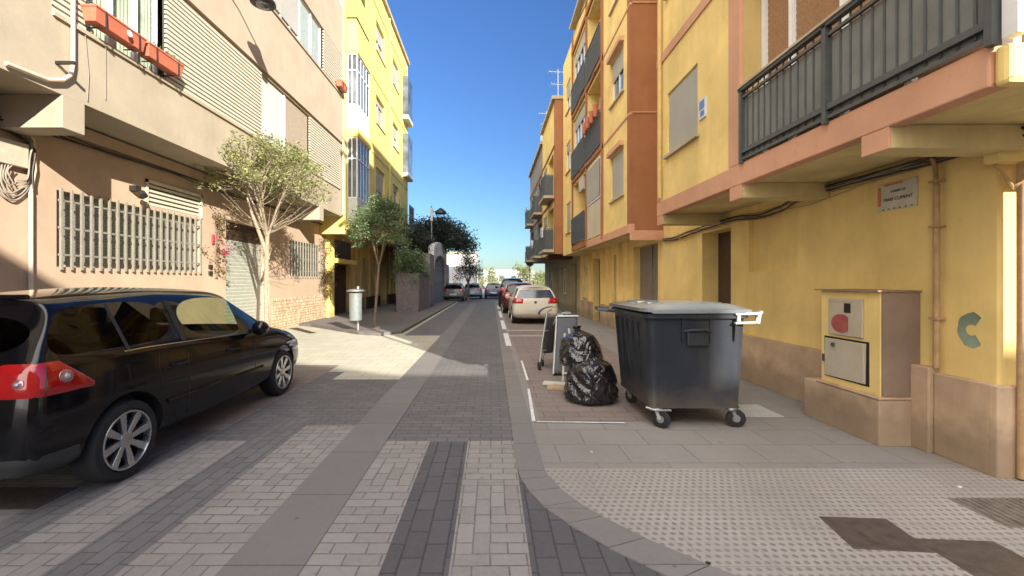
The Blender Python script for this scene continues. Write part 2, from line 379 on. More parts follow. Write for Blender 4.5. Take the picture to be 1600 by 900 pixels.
def railing(par, P, u0, u1, v0, v1, d, mbar, msheet=None, step=.11, name='railing', ends=0):
    r = MB()
    r.pbox(P, u0, u1, v1-.04, v1, d-.03, d+.01); r.pbox(P, u0, u1, v0, v0+.035, d-.03, d+.01)
    n = max(2, int((u1-u0)/step))
    for i in range(n+1):
        u = u0+(u1-u0)*i/n; r.pbox(P, u-.009, u+.009, v0, v1, d-.012, d+.008)
    if ends:
        for u in (u0, u1):
            r.pbox(P, u-.015, u+.015, v1-.04, v1, d-ends, d); r.pbox(P, u-.015, u+.015, v0, v0+.035, d-ends, d)
            k = max(2, int(ends/step))
            for i in range(k): r.pbox(P, u-.008, u+.008, v0, v1, d-ends*i/k-.008, d-ends*i/k+.008)
    o = r.build(name, mbar, par)
    if msheet:
        q = MB(); q.pbox(P, u0, u1, v0+.02, v1-.06, d-.04, d-.034)
        if ends:
            for u in (u0, u1): q.pbox(P, u-.003, u+.003, v0+.02, v1-.06, d-ends, d-.04)
        q.build('privacy_sheet', msheet, o)
    return o
def shutter(par, P, u0, u1, v0, v1, dep, m, pitch=.09, name='roller_shutter'):
    q = MB(); n = int((v1-v0)/pitch)
    for i in range(n):
        z0 = v0+(v1-v0)*i/n; z1 = v0+(v1-v0)*(i+1)/n; zm = z0+(z1-z0)*.8
        q.add([P(u0, z0, -dep), P(u1, z0, -dep), P(u1, zm, -dep+.018), P(u0, zm, -dep+.018), P(u0, z1, -dep), P(u1, z1, -dep)], [(0, 1, 2, 3), (3, 2, 5, 4)])
    return q.build(name, m, par)
def louvre(par, P, u0, u1, v0, v1, dep, m, pitch=.085, name='louvre_screen', back=None, tilt=.05):
    q = MB(); n = int((v1-v0)/pitch)
    for i in range(n):
        z = v0+(v1-v0)*(i+.1)/n
        q.pbox(P, u0, u1, z, z+pitch*.62, -dep, -dep+tilt)
    o = q.build(name, m, par)
    b = MB(); b.pbox(P, u0, u1, v0, v1, -dep-.03, -dep-.02); b.build('backing', back or m_louvreg, o)
    return o
def shell(par, x0, x1, y0, y1, z0, z1, m, name='wall', skip=()):
    """plain outer sheets of a block, faces named in skip left out"""
    q = MB()
    if 'x0' not in skip: q.quad((x0, y0, z0), (x0, y1, z0), (x0, y1, z1), (x0, y0, z1))
    if 'x1' not in skip: q.quad((x1, y0, z0), (x1, y1, z0), (x1, y1, z1), (x1, y0, z1))
    if 'y0' not in skip: q.quad((x0, y0, z0), (x1, y0, z0), (x1, y0, z1), (x0, y0, z1))
    if 'y1' not in skip: q.quad((x0, y1, z0), (x1, y1, z0), (x1, y1, z1), (x0, y1, z1))
    if 'z1' not in skip: q.quad((x0, y0, z1), (x1, y0, z1), (x1, y1, z1), (x0, y1, z1))
    if 'z0' not in skip: q.quad((x0, y0, z0), (x1, y0, z0), (x1, y1, z0), (x0, y1, z0))
    return q.build(name, m, par)

# ================================================================ GROUND
m_ground = plain('far_ground', (.22, .19, .15), .9, nscale=.5, var=.25)
m_conc = paver('concrete_pavement', (.40, .36, .32), (.45, .40, .36), (.2, .18, .165), .62, .42, 0, .5, var=.22, ms=.006, patch=.45, bs=.25)
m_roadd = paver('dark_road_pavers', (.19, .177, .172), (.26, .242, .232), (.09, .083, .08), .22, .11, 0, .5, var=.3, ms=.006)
m_lightb = paver('light_pavers', (.385, .35, .315), (.50, .455, .405), (.12, .10, .09), .21, .105, 0, .5, var=.25, ms=.006, mixlay=True)
m_greyb = paver('grey_pavers', (.215, .205, .20), (.29, .275, .265), (.08, .075, .07), .21, .105, R(90), .5, var=.25, ms=.006)
m_darkb = paver('charcoal_pavers', (.135, .127, .13), (.18, .168, .172), (.045, .04, .04), .26, .13, R(90), .5, var=.25, ms=.007)
m_slabs = paver('stone_slab_strip', (.27, .25, .23), (.31, .285, .265), (.075, .07, .065), .8, 3.0, R(90), 0, var=.2, ms=.006, patch=.3, bs=.25)
m_redb = paver('reddish_bay_pavers', (.34, .265, .225), (.41, .325, .275), (.13, .10, .085), .42, .21, 0, .5, var=.22)
m_kerb = paver('kerb_stone', (.31, .28, .255), (.36, .325, .30), (.09, .08, .075), .6, 3.0, R(90), 0, var=.2, ms=.006, bs=.25)
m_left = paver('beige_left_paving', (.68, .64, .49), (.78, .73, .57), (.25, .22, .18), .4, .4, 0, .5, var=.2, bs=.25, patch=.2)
m_paint = plain('worn_white_paint', (.62, .63, .62), .7, var=.25, nscale=18)

def tactile():
    m, nt, b = mat('studded_tiles'); v = coords(nt)
    s = N(nt, 'ShaderNodeSeparateXYZ'); nt.links.new(v, s.inputs[0])
    p = .056
    yy = M(nt, 'DIVIDE', s.outputs[1], p); row = M(nt, 'FLOOR', yy)
    xx = M(nt, 'ADD', M(nt, 'DIVIDE', s.outputs[0], p), M(nt, 'MULTIPLY', M(nt, 'MODULO', row, 2), .5))
    fx = M(nt, 'SUBTRACT', M(nt, 'FRACT', xx), .5); fy = M(nt, 'SUBTRACT', M(nt, 'FRACT', yy), .5)
    d = M(nt, 'SQRT', M(nt, 'ADD', M(nt, 'MULTIPLY', fx, fx), M(nt, 'MULTIPLY', fy, fy)))
    dot = ramp(nt, d, .2, .34, (1, 1, 1, 1), (0, 0, 0, 1))
    wear = ramp(nt, noise(nt, v, 2.2, 4), .3, .68)
    base = mix(nt, ramp(nt, noise(nt, v, 1.1, 4), .3, .7), (.27, .245, .22), (.355, .325, .295))
    base = mix(nt, M(nt, 'MULTIPLY', ramp(nt, noise(nt, v, 30, 4, .7), .4, .75), .3), base, (.2, .17, .15))
    base = mix(nt, M(nt, 'MULTIPLY', dot, M(nt, 'MULTIPLY_ADD', wear, .35, .32)), base, (.085, .07, .06))
    # tile joints every 40 cm
    jx = M(nt, 'ABSOLUTE', M(nt, 'SUBTRACT', M(nt, 'FRACT', M(nt, 'DIVIDE', s.outputs[0], .4)), .5))
    jy = M(nt, 'ABSOLUTE', M(nt, 'SUBTRACT', M(nt, 'FRACT', M(nt, 'DIVIDE', s.outputs[1], .4)), .5))
    j = M(nt, 'GREATER_THAN', M(nt, 'MAXIMUM', jx, jy), .492)
    base = mix(nt, M(nt, 'MULTIPLY', j, .4), base, (.11, .095, .08))
    dk = ramp(nt, noise(nt, v, 7, 3, .6), .68, .74)
    base = mix(nt, M(nt, 'MULTIPLY', dk, .5), base, (.11, .09, .08))
    nt.links.new(base, b.inputs['Base Color']); b.inputs['Roughness'].default_value = .85
    bump(nt, b, M(nt, 'MULTIPLY_ADD', noise(nt, v, 60, 3), .3, M(nt, 'MULTIPLY', dot, -1)), .5, .006)
    return m
m_tact = tactile()

struct('ground', MB().quad((-900, -300, -.02), (900, -300, -.02), (900, 1500, -.02), (-900, 1500, -.02)), m_ground)
def flat(name, m, x0, x1, y0, y1, z): return struct(name, MB().quad((x0, y0, z), (x1, y0, z), (x1, y1, z), (x0, y1, z)), m)
flat('crossing_street', m_greyb, -40, 40, -30, 3.0, -.012)
flat('left_paving_and_lit_patch', m_left, -7.2, -2.6, -1, 46, .0)
flat('road', m_roadd, -2.6, .22, 4.25, 60, .001)
flat('far_street', m_roadd, -60, 60, 34, 46, -.004)
flat('slab_strip', m_slabs, -1.5, -1.05, -4, 32, .008)
# near bands of light and dark pavers running along the street
bands = [(-1.05, -.615, m_lightb, 4.3), (-.615, -.235, m_darkb, 4.28), (-.235, .22, m_lightb, 4.3), (-2.05, -1.5, m_lightb, 4.75), (-2.45, -2.05, m_greyb, 5.0),
         (-2.9, -2.45, m_lightb, 4.3), (-3.25, -2.9, m_greyb, 4.6), (-3.9, -3.25, m_lightb, 4.2), (-7.2, -3.9, m_greyb, 6.2)]
for i, (a, b_, m_, y1) in enumerate(bands):
    flat('paver_band', m_, a, b_, -4, y1, .004+.0004*(i % 2))
flat('left_paving_and_lit_patch', m_left, -2.6, -1.5, 7.0, 12.7, .0034)  # pale sheet over the road pavers paints the sunlit patch brighter
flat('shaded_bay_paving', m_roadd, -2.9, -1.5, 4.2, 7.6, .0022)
flat('reddish_bay', m_redb, -4.2, -2.9, 4.2, 8.2, .003)
# right pavement: concrete, studded tiles inside the arc of the kerb
flat('pavement', m_conc, .45, 4.4, 3.6, 36, .004)
arc_i = [(.44, 3.66), (.47, 3.5), (.53, 3.3), (.62, 3.1), (.75, 2.9), (.95, 2.66), (1.22, 2.4), (1.6, 2.1), (2.1, 1.8), (3.0, 1.4), (5, 1.0)]
arc_o = [(.22, 3.66), (.24, 3.45), (.29, 3.25), (.37, 3.03), (.5, 2.82), (.7, 2.56), (.98, 2.28), (1.37, 1.96), (1.9, 1.62), (2.85, 1.2), (5, .78)]
tb = MB()
for i in range(len(arc_i)-2): (xa, ya), (xb, yb) = arc_i[i], arc_i[i+1]; tb.quad((xa-.01, ya, .005), (xb-.01, yb, .005), (5, yb, .005), (5, ya, .005))
struct('studded_pavement', tb, m_tact)
kb = MB(); kb.box(.22, .45, 3.66, 34, -.01, .012)
for i in range(len(arc_i)-1):
    a, b_, c, d = arc_o[i], arc_i[i], arc_i[i+1], arc_o[i+1]
    n1, n2 = Vector((*a, .013)), Vector((*d, .013)); g = .004
    kb.hexa([(a[0], a[1]-g, -.01), (b_[0], b_[1]-g, -.01), (c[0], c[1]+g, -.01), (d[0], d[1]+g, -.01), (a[0], a[1]-g, .013), (b_[0], b_[1]-g, .013), (c[0], c[1]+g, .013), (d[0], d[1]+g, .013)])
struct('kerb', kb, m_kerb)
dp = MB()
for i in range(len(arc_o)-1): (xa, ya), (xb, yb) = arc_o[i], arc_o[i+1]; dp.quad((xa, ya+.006, .0062), (xb, yb+.006, .0062), (xb, -4, .0062), (xa, -4, .0062))
struct('charcoal_paving', dp, m_darkb)
flat('parking_bay', m_redb, .56, 2.75, 4.9, 33, .009)
pm = MB()
pm.quad((.46, 4.87, .014), (.50, 4.87, .014), (.565, 6.35, .014), (.53, 6.35, .014))
pm.quad((.51, 4.845, .0145), (1.5, 4.80, .0145), (1.5, 4.83, .0145), (.51, 4.875, .0145))
pm.quad((.56, 6.9, .0143), (.60, 6.9, .0143), (.62, 8.6, .0143), (.585, 8.6, .0143))
for (a, b_) in ((10.6, 13.2), (14.3, 17.5), (19, 23), (25, 29)): pm.quad((.36, a, .0143), (.50, a, .0143), (.50, b_, .0143), (.36, b_, .0143))
pm.quad((.50, 13.9, .0142), (2.7, 13.9, .0142), (2.7, 14.02, .0142), (.50, 14.02, .0142)); pm.quad((.50, 12.5, .0142), (2.7, 12.5, .0142), (2.7, 12.6, .0142), (.50, 12.6, .0142))
struct('road_marking', pm, m_paint)
# raised left pavement of the yellow building with its kerb
m_sw = paver('grey_beige_sidewalk', (.24, .215, .19), (.28, .25, .225), (.12, .105, .095), .4, .4, 0, .5, var=.2, bs=.25)
sw = MB(); sw.prism([(-7.2, 15.6), (-6.4, 15.2), (-4.0, 12.9), (-3.3, 12.6), (-2.75, 13.2), (-2.7, 36), (-7.2, 36)], -.01, .09)
struct('sidewalk', sw, m_sw)
dk = MB(); dk.quad((-6.9, 14.6, .006), (-5.6, 13.2, .006), (-5.45, 13.35, .006), (-6.75, 14.9, .006))
struct('drain_channel', dk, m_dark)

# small covers set in the pavement
def cover(name, label, cat, pts, z, m, group=None):
    q = MB(); q.prism(pts, -.005, z); o = q.build(name, m, None, bevel=.002); return tag(o, label, cat, group)
m_iron = plain('worn_iron_plate', (.085, .068, .058), .55, .2, var=.3, nscale=14, bs=.4)
m_iron2 = plain('ribbed_iron', (.17, .15, .125), .6, .2, var=.3, nscale=14, bs=.4)
cover('access_cover', 'dark brown rectangular cover in studded paving, the one farther from the corner and left', 'ground cover', [(2.16, 2.56), (2.22, 2.91), (2.65, 2.88), (2.61, 2.52)], .0085, m_iron, 'dark covers in the studded paving')
cover('access_cover', 'dark brown rectangular cover in studded paving nearest the camera, at the lower right edge', 'ground cover', [(2.62, 2.66), (3.08, 2.63), (3.06, 2.15), (2.61, 2.18)], .0087, m_iron, 'dark covers in the studded paving')
q = MB(); q.box(3.35, 4.1, 2.78, 3.16, -.005, .007)
for i in range(14): q.bar((3.38+i*.052, 2.8, .008), (3.38+i*.052+.03, 3.14, .008), .018, .008)
tag(q.build('drain_grate', m_iron2), 'ribbed grey metal cover in the paving beside the yellow wall corner', 'ground cover')
q = MB(); q.box(2.98, 3.45, 5.05, 5.55, -.005, .009); tag(q.build('access_cover', plain('pale_cover', (.42, .42, .40), .5)), 'pale square cover in the pavement behind the large grey waste container', 'ground cover')
q = MB(); q.box(-4.9, -3.2, 3.0, 3.32, -.005, .0085)
tag(q.build('drain_grate', m_iron), 'dark grating in the paving below the rear bumper of the black car', 'ground cover')
# ================================================================ LEFT PINK BUILDING
XG, XU = -7.0, -6.05
PG, PU = side(XG, 1), side(XU, 1)
pink = thing('apartment_building', 'pink and cream apartment building with barred windows and slatted enclosed balconies on the left', 'building', (-7, 5, 0))
gh = [(6.9, 10.28, 1.84, 3.08, .2), (8.72, 10.3, 3.16, 3.62, .12), (11.3, 13.5, 0, 3.25, .28), (14.9, 17.45, 1.79, 3.05, .2)]
w = MB().sheet(PG, -5, 18.05, 0, 4.235, gh); w.quad((-16, 18.05, 0), (-7, 18.05, 0), (-7, 18.05, 4.235), (-16, 18.05, 4.235)); w.quad((-16, -5, 0), (-7, -5, 0), (-7, -5, 4.235), (-16, -5, 4.235))
w.build('ground_floor_wall', m_peach, pink)
w = MB(); w.quad((-7, -5, 4.236), (XU, -5, 4.236), (XU, 17.4, 4.236), (-7, 17.4, 4.236)); w.build('soffit', m_cream, pink)
H1, H2, H3 = 4.235, 7.17, 10.75
uh = [(5.9, 17.1, 5.33, 7.10, .16), (-3, 5.5, 5.33, 7.10, .16)]
w = MB().sheet(PU, -5, 17.4, H1, H2, uh); w.quad((-16, 17.4, H1), (XU, 17.4, H1), (XU, 17.4, 15.6), (-16, 17.4, 15.6)); w.quad((-16, -5, H1), (XU, -5, H1), (XU, -5, 15.6), (-16, -5, 15.6))
w.quad((-16, -5, 15.6), (XU, -5, 15.6), (XU, 17.4, 15.6), (-16, 17.4, 15.6)); w.quad((-16, -5, 0), (-16, 18.05, 0), (-16, 18.05, 15.6), (-16, -5, 15.6))
w.build('upper_wall', m_cream, pink)
PU2 = side(XU+.07, 1); m_peach2 = stucco('pale_peach_render', (.49, .385, .29), .06, .18)
w = MB().sheet(PU2, -5, 17.4, H2, 15.6, [(8.6, 17.2, 9.05, 10.6, .2), (-3, 7.8, 9.05, 10.6, .2), (8.6, 17.2, 12.6, 14.2, .2), (-3, 7.8, 12.6, 14.2, .2)])
w.quad(PU2(-5, H2, 0), PU2(17.4, H2, 0), PU2(17.4, H2, -.07), PU2(-5, H2, -.07)); w.quad(PU2(17.4, H2, 0), PU2(17.4, 15.6, 0), PU2(17.4, 15.6, -.07), PU2(17.4, H2, -.07)); w.build('second_floor_wall', m_peach2, pink)
# beams carrying the overhang
for (a, b_) in ((6.04, 6.38), (15.05, 15.45)):
    w = MB(); w.box(XG+.002, XU+.003, a, b_, 3.77, H1+.001); w.build('beam', m_cream, pink, bevel=.01)
w = MB(); w.box(XG+.002, XG+.12, 6.4, 15.0, 4.0, 4.2); w.build('fascia_strip', m_peach, pink)
# stone cladding: individual stones
random.seed(3); w = MB(); z = 0
while z < 1.06:
    h = random.uniform(.07, .13); y = 13.62
    while y < 18.03:
        l = random.uniform(.14, .34); w.pbox(PG, y+.006, min(y+l, 18.04)-.006, z+.005, min(z+h, 1.09)-.005, 0, random.uniform(.03, .06)); y += l
    z += h
m_stone = mat('stone_cladding')[0]
nt = m_stone.node_tree; b = nt.nodes['Principled BSDF']; v = coords(nt)
nt.links.new(mix(nt, ramp(nt, noise(nt, v, 6, 3), .35, .65), (.42, .26, .15), (.58, .44, .30)), b.inputs['Base Color']); b.inputs['Roughness'].default_value = .9; bump(nt, b, noise(nt, v, 40, 4), .6, .02)
w.build('stone_cladding', m_stone, pink, bevel=.006, seg=1)
w = MB(); w.pbox(PG, 13.6, 18.05, 0, 1.08, 0, .02); w.build('cladding_mortar', plain('mortar', (.3, .24, .17), .95), pink)
# barred windows
def barred(u0, u1, v0, v1, n):
    f = window(pink, PG, u0, u1, v0, v1, .2, m_greyshut, mull=2, sill=False, gm=m_gl, blind=.999, bm_=plain('pale_grey_shutter', (.27, .27, .235), .5, var=.08))
    r = MB()
    for i in range(n+1):
        u = u0+.03+(u1-u0-.06)*i/n; wd = .014 if i % 2 else .018
        r.pbox(PG, u-wd, u+wd, v0-.05, v1+.03, .03, .065)
    for z in (v0+.18, v0+.62, v1-.18): r.pbox(PG, u0, u1, z, z+.03, .02, .045)
    r.build('window_bars', plain('painted_steel_bars', (.235, .22, .175), .5, var=.12), f)
barred(6.9, 10.28, 1.84, 3.08, 19); barred(14.9, 17.45, 1.79, 3.05, 11)
louvre(pink, PG, 8.72, 10.3, 3.16, 3.62, .06, m_louvre, .088, 'vent_grille')
w = MB(); w.pbox(PG, 8.66, 8.72, 3.12, 3.68, 0, .03); w.pbox(PG, 10.3, 10.36, 3.12, 3.68, 0, .03); w.pbox(PG, 8.66, 10.36, 3.62, 3.68, 0, .03); w.build('vent_frame', m_louvre, bpy.data.objects['vent_grille'])
shutter(pink, PG, 11.3, 13.5, 0, 2.75, .25, m_greyshut, .1, 'garage_shutter'); shutter(pink, PG, 11.3, 13.5, 2.75, 3.25, .25, m_brownshut, .09, 'shaded_top_slats')  # dark brown top slats stand for the shade below the lintel
# first floor enclosed balcony, one infill after another along the street
louvre(pink, PU, 5.9, 6.4, 5.33, 7.1, .05, m_louvre, .085)
wf = window(pink, PU, 6.42, 7.88, 5.33, 7.1, .14, m_white, mull=2, sill=False, gm=m_see, fw=.07)
w = MB()
for i in range(40):
    u = 6.44+i*.036; w.quad(PU(u, 5.36, -.22-.02*(i % 2)), PU(u+.036, 5.36, -.22-.02*((i+1) % 2)), PU(u+.036, 7.08, -.22-.02*((i+1) % 2)), PU(u, 7.08, -.22-.02*(i % 2)))
w.build('curtain', m_curtain, wf)
w = MB(); w.pbox(PU, 5.9, 17.1, 5.31, 7.12, -.6, -.55); w.pbox(PU, 5.9, 17.1, 5.29, 5.31, -.6, -.15); w.build('enclosure_back', m_grayrender, pink)
louvre(pink, PU, 7.95, 11.24, 5.33, 7.1, .02, m_louvre, .085)
def panel(u0, u1, v0, v1, m, dep=.06, P=PU, name='blind_panel'):
    q = MB(); q.pbox(P, u0, u1, v0, v1, -dep-.02, -dep); q.build(name, m, pink)
panel(11.26, 12.58, 5.33, 7.1, m_blind); panel(12.66, 14.2, 5.33, 7.1, plain('taupe_blind', (.34, .28, .21), .8)); panel(12.58, 12.66, 5.33, 7.1, m_white, .04)
louvre(pink, PU, 14.25, 17.05, 5.33, 7.1, .03, m_louvre, .085)
w = MB(); w.pbox(PU, 5.9, 17.1, 5.27, 5.33, -.1, .04); w.build('sill', m_cream, pink)
w = MB(); w.pbox(PU2, 8.5, 17.3, 8.99, 9.05, -.1, .04); w.build('sill', m_cream, pink)
for (a, b_, k) in ((8.6, 10.9, 'g'), (10.9, 12.3, 'w'), (12.3, 13.4, 'w'), (13.5, 15.2, 'g'), (15.3, 17.2, 'l')):
    if k == 'l': louvre(pink, PU2, a, b_, 9.05, 10.6, .05, m_louvre, .1)
    else: window(pink, PU2, a, b_, 9.05, 10.6, .12, m_white, 1, .0 if k == 'g' else .9, None, False, plain('pale_curtained_glass', (.38, .44, .40), .2))
for (a, b_) in ((-3, 2), (2, 7.8)):
    window(pink, PU2, a, b_, 9.05, 10.6, .12, m_white, 2, .4, None, False); louvre(pink, PU, max(a, -3), min(b_, 5.5), 5.33, 7.1, .05, m_louvre, .085)
for (a, b_) in ((8.6, 12.8), (12.9, 17.2), (-3, 7.8)): window(pink, PU2, a, b_, 12.6, 14.2, .12, m_white, 3, .5, None, False)
# pipes and cables
w = MB(); w.tube([PU(6.0, 5.0, .04), PU(6.15, 7.0, .04)][:0] or [(XU+.05, 6.15, 7.1), (XU+.05, 6.15, 4.75), (XU+.05, 6.12, 4.55), (XU+.05, 6.0, 4.42), (XU+.05, 5.8, 4.33), (XU+.05, 5.3, 4.30)], .026, 8); w.build('conduit', m_pipec, pink, smooth=True)
w = MB(); w.tube([(XU+.02, 6.36, 5.3), (XU+.02, 6.42, 4.7), (XU+.02, 6.40, 4.3)], .006, 5); w.tube([(XU+.02, 6.70, 5.3), (XU+.02, 6.70, 4.45)], .005, 5); w.build('cable', m_cableg, pink)
w = MB(); w.box(XU, XU+.26, 5.94, 5.975, 4.62, 4.66); w.build('bracket', m_cableb, pink)
w = MB(); w.tube([(XG+.05, 6.47, 2.95), (XG+.05, 6.47, .1)], .028, 8); w.tube([(XG+.05, 6.47, 2.95), (XG+.05, 6.53, 3.3), (XG+.05, 6.5, 3.75), (XG+.05, 6.2, 3.95)], .022, 8); w.build('conduit', m_pipec, pink, smooth=True)
random.seed(5); w = MB()
def smooth_path(ps, n=6):
    out = []; ps = [Vector(p) for p in ps]; L_ = len(ps)
    for i in range(L_-1):
        p0, p1, p2, p3 = ps[max(0, i-1)], ps[i], ps[i+1], ps[min(L_-1, i+2)]
        for j in range(n):
            t_ = j/n; out.append(.5*((2*p1)+(p2-p0)*t_+(2*p0-5*p1+4*p2-p3)*t_*t_+(3*p1-p0-3*p2+p3)*t_**3))
    return out+[ps[-1]]
for k in range(6):
    j = lambda a=.02: random.uniform(-a, a)
    X_ = XG+.03+.014*k; dr = .05*k
    w.tube(smooth_path([(X_, 5.4, 3.86+j()), (X_, 5.9, 3.88+j()), (X_, 6.25, 3.84+j()), (X_+.02, 6.43+j(), 3.72+j()), (X_, 6.47-.012*k, 3.45), (X_+.02, 6.46-.02*k+j(), 3.12+j()), (X_, 6.34-.02*k, 2.84+dr+j()), (X_+.02, 6.16+j(), 2.78+dr+j()), (X_, 6.04+.015*k, 2.92+dr), (X_, 6.02+.03*k, 3.27)]), (.013, .009, .012, .007, .01, .008)[k], 6)
w.build('looped_cables', m_cableg, pink, smooth=True)
w = MB()
for k in range(3):
    X_ = XG+.035+.02*k
    w.tube(smooth_path([(X_, 5.4, 3.80-.03*k), (X_, 6.0, 3.83-.04*k), (X_, 6.3, 3.76-.03*k), (X_, 6.5, 3.60), (X_, 6.53-.03*k, 3.25), (X_, 6.48, 3.0)]), .011, 6)
w.build('dark_cables', m_cableb, pink, smooth=True)
w = MB(); w.box(XG, XG+.10, 5.9, 6.40, 3.28, 3.64); w.build('junction_box', plain('cream_box', (.5, .45, .34), .5), pink, bevel=.012)
w = MB()
for k in range(4):
    o1 = .035*k
    w.tube([(XG+.05+.02*k, y, 3.98-o1*.6+.04*math.sin(y*1.3+k)) for y in [5.0+.5*i for i in range(27)]], .013 if k % 2 else .009, 5)
w.build('cable_run', m_cableb, pink)
w = MB(); w.box(XG, XG+.14, 8.28, 8.4, 3.36, 3.46); w.lathe((XG+.17, 8.34, 3.36), (.6, -.2, -.75), [(.03, 0), (.07, .05), (.075, .14)], 12); w.build('security_light', m_cableb, pink)
w = MB(); w.box(XG, XG+.05, 10.6, 10.7, 1.92, 2.02); w.box(XG, XG+.05, 10.6, 10.7, 1.76, 1.86); w.pieces('bell_button', m_cableb, pink)
w = MB(); w.box(XG, XG+.03, 10.72, 11.0, 2.55, 2.78); w.build('notice', plain('faded_red_notice', (.38, .06, .08), .5), pink)
w = MB(); w.box(XU-.6, XU+.1, 17.395, 17.45, 4.3, 15.5); w.build('corner_downpipe', m_pipec, pink) if False else None
w = MB(); w.tube([(XU+.06, 17.3, 15.4), (XU+.06, 17.3, 4.3)], .045, 8); w.build('downpipe', m_pipec, pink, smooth=True)

# planters hanging on the first floor sill
def planter(y0, y1, label, plant=0, z=5.44, x=XU):
    t = thing('planter', label, 'planter', (x, (y0+y1)/2, z), 'terracotta planters on the pink building')
    q = MB(); a, b_ = x+.03, x+.25
    q.hexa([(a+.02, y0+.02, z), (b_-.03, y0+.02, z), (b_-.03, y1-.02, z), (a+.02, y1-.02, z), (a, y0, z+.2), (b_, y0, z+.2), (b_, y1, z+.2), (a, y1, z+.2)])
    q.build('trough', m_terra, t, bevel=.006)
    q = MB(); q.box(a-.005, b_+.012, y0-.01, y1+.01, z+.2, z+.232); q.build('rim', m_terra, t, bevel=.005)
    q = MB()
    for yy in (y0+.15, y1-.15): q.bar((x+.002, yy, z-.03), (b_, yy, z-.03), .02, .012); q.bar((b_+.016, yy, z-.03), (b_+.016, yy, z+.21), .02, .01)
    q.build('bracket', m_cableb, t)
    if plant:
        random.seed(8); q = MB()
        for i in range(60):
            p = Vector((random.uniform(a, b_), random.uniform(y0+.1, y1-.1), z+.24)); d = Vector((random.uniform(-.3, .3), random.uniform(-.3, .3), 1)).normalized()*random.uniform(.03, .1)
            s_ = Vector((random.uniform(-1, 1), random.uniform(-1, 1), 0)).normalized()*.012; q.quad(p-s_, p+s_, p+d+s_, p+d-s_)
        q.build('plant', leafmat('sill_plant', (.06, .09, .03), (.12, .15, .04)), t)
planter(6.29, 7.2, 'long terracotta planter below the curtained window with a white patch, nearest the camera'); planter(7.27, 8.08, 'terracotta planter half in front of the cream slats, farther along the same sill', 1)
planter(16.4, 17.1, 'small terracotta planter high on the second floor sill beside the yellow building', 1, 9.1, XU+.07)
w = MB(); w.lathe((XU+.285, 6.83, 5.55), (1, 0, 0), [(.05, 0), (.05, .006)], 12); w.build('white_patch', m_white, bpy.data.objects['planter'])

# wall lamp on its bracket
t = thing('wall_lamp', 'dark round lamp on a bracket high on the pink facade above the small tree', 'street lamp', (XU, 9.3, 8.3))
w = MB(); w.tube([(XU+.08, 9.3, 8.3), (XU+.5, 9.5, 8.35), (XU+.85, 9.7, 8.2)], .025, 8); w.build('arm', m_cableb, t, smooth=True)
w = MB(); w.box(XU+.07, XU+.10, 9.22, 9.38, 8.1, 8.5); w.build('wall_plate', m_cableb, t)
w = MB(); w.lathe((XU+.87, 9.72, 7.88), (0, 0, 1), [(.16, 0), (.27, .02), (.26, .07), (.12, .22), (.05, .34)], 20); w.build('lamp_head', m_cableb, t, smooth=True)
w = MB(); w.lathe((XU+.87, 9.72, 7.86), (0, 0, 1), [(.05, -.06), (.14, -.02), (.155, .02)], 16); w.build('bowl', m_gl, t, smooth=True)

# ================================================================ LEFT YELLOW BUILDING
yl = thing('apartment_building', 'lemon yellow five storey apartment building with glazed bays behind the two left trees', 'building', (-6, 24, 0))
XY = -6.0; PY = side(XY, 1); PYG = side(-7.0, 1); YE = 30.7
holes = []
rows = [(6.1, 7.6), (9.9, 11.4), (13.7, 15.3)]
for z0, z1 in rows:
    holes += [(22.3, 24.1, z0, z1, .22), (26.1, 27.7, z0, z1, .22)]
w = MB().sheet(PY, 17.46, YE, 3.9, 17.1, holes); w.quad((-16, 17.46, 3.9), (XY, 17.46, 3.9), (XY, 17.46, 17.1), (-16, 17.46, 17.1)); w.quad((-16, YE, 0), (XY, YE, 0), (XY, YE, 17.1), (-16, YE, 17.1))
w.quad((-16, 17.46, 17.1), (XY, 17.46, 17.1), (XY, YE, 17.1), (-16, YE, 17.1)); w.quad((-16, 17.46, 0), (-16, YE, 0), (-16, YE, 17.1), (-16, 17.46, 17.1))
w.build('upper_wall', m_yellowL, yl)
w = MB(); w.quad((-7, 17.46, 3.9), (XY, 17.46, 3.9), (XY, YE, 3.9), (-7, YE, 3.9)); w.build('soffit', m_ochre2, yl)
w = MB(); w.box(-16, XY+.14, 17.47, YE+.1, 17.08, 17.3); w.build('cornice', m_slab, yl)
for k, (a, b_) in enumerate(((22.3, 24.1), (26.1, 27.7))):
    for j, (z0, z1) in enumerate(rows): window(yl, PY, a, b_, z0, z1, .2, m_white, 1, (.75, .2, .5)[(k+j) % 3], None, True)
w = MB()
for z in (7.62, 11.5, 15.4): w.pbox(PY, 21.5, YE-.02, z+.5, z+.56, 0, .035)
w.pieces('string_course', m_yellowL, yl); w = MB(); w.tube([PY(25.1, 17, .05), PY(25.1, 4, .05)], .04, 6); w.build('downpipe', m_yellowL, yl)
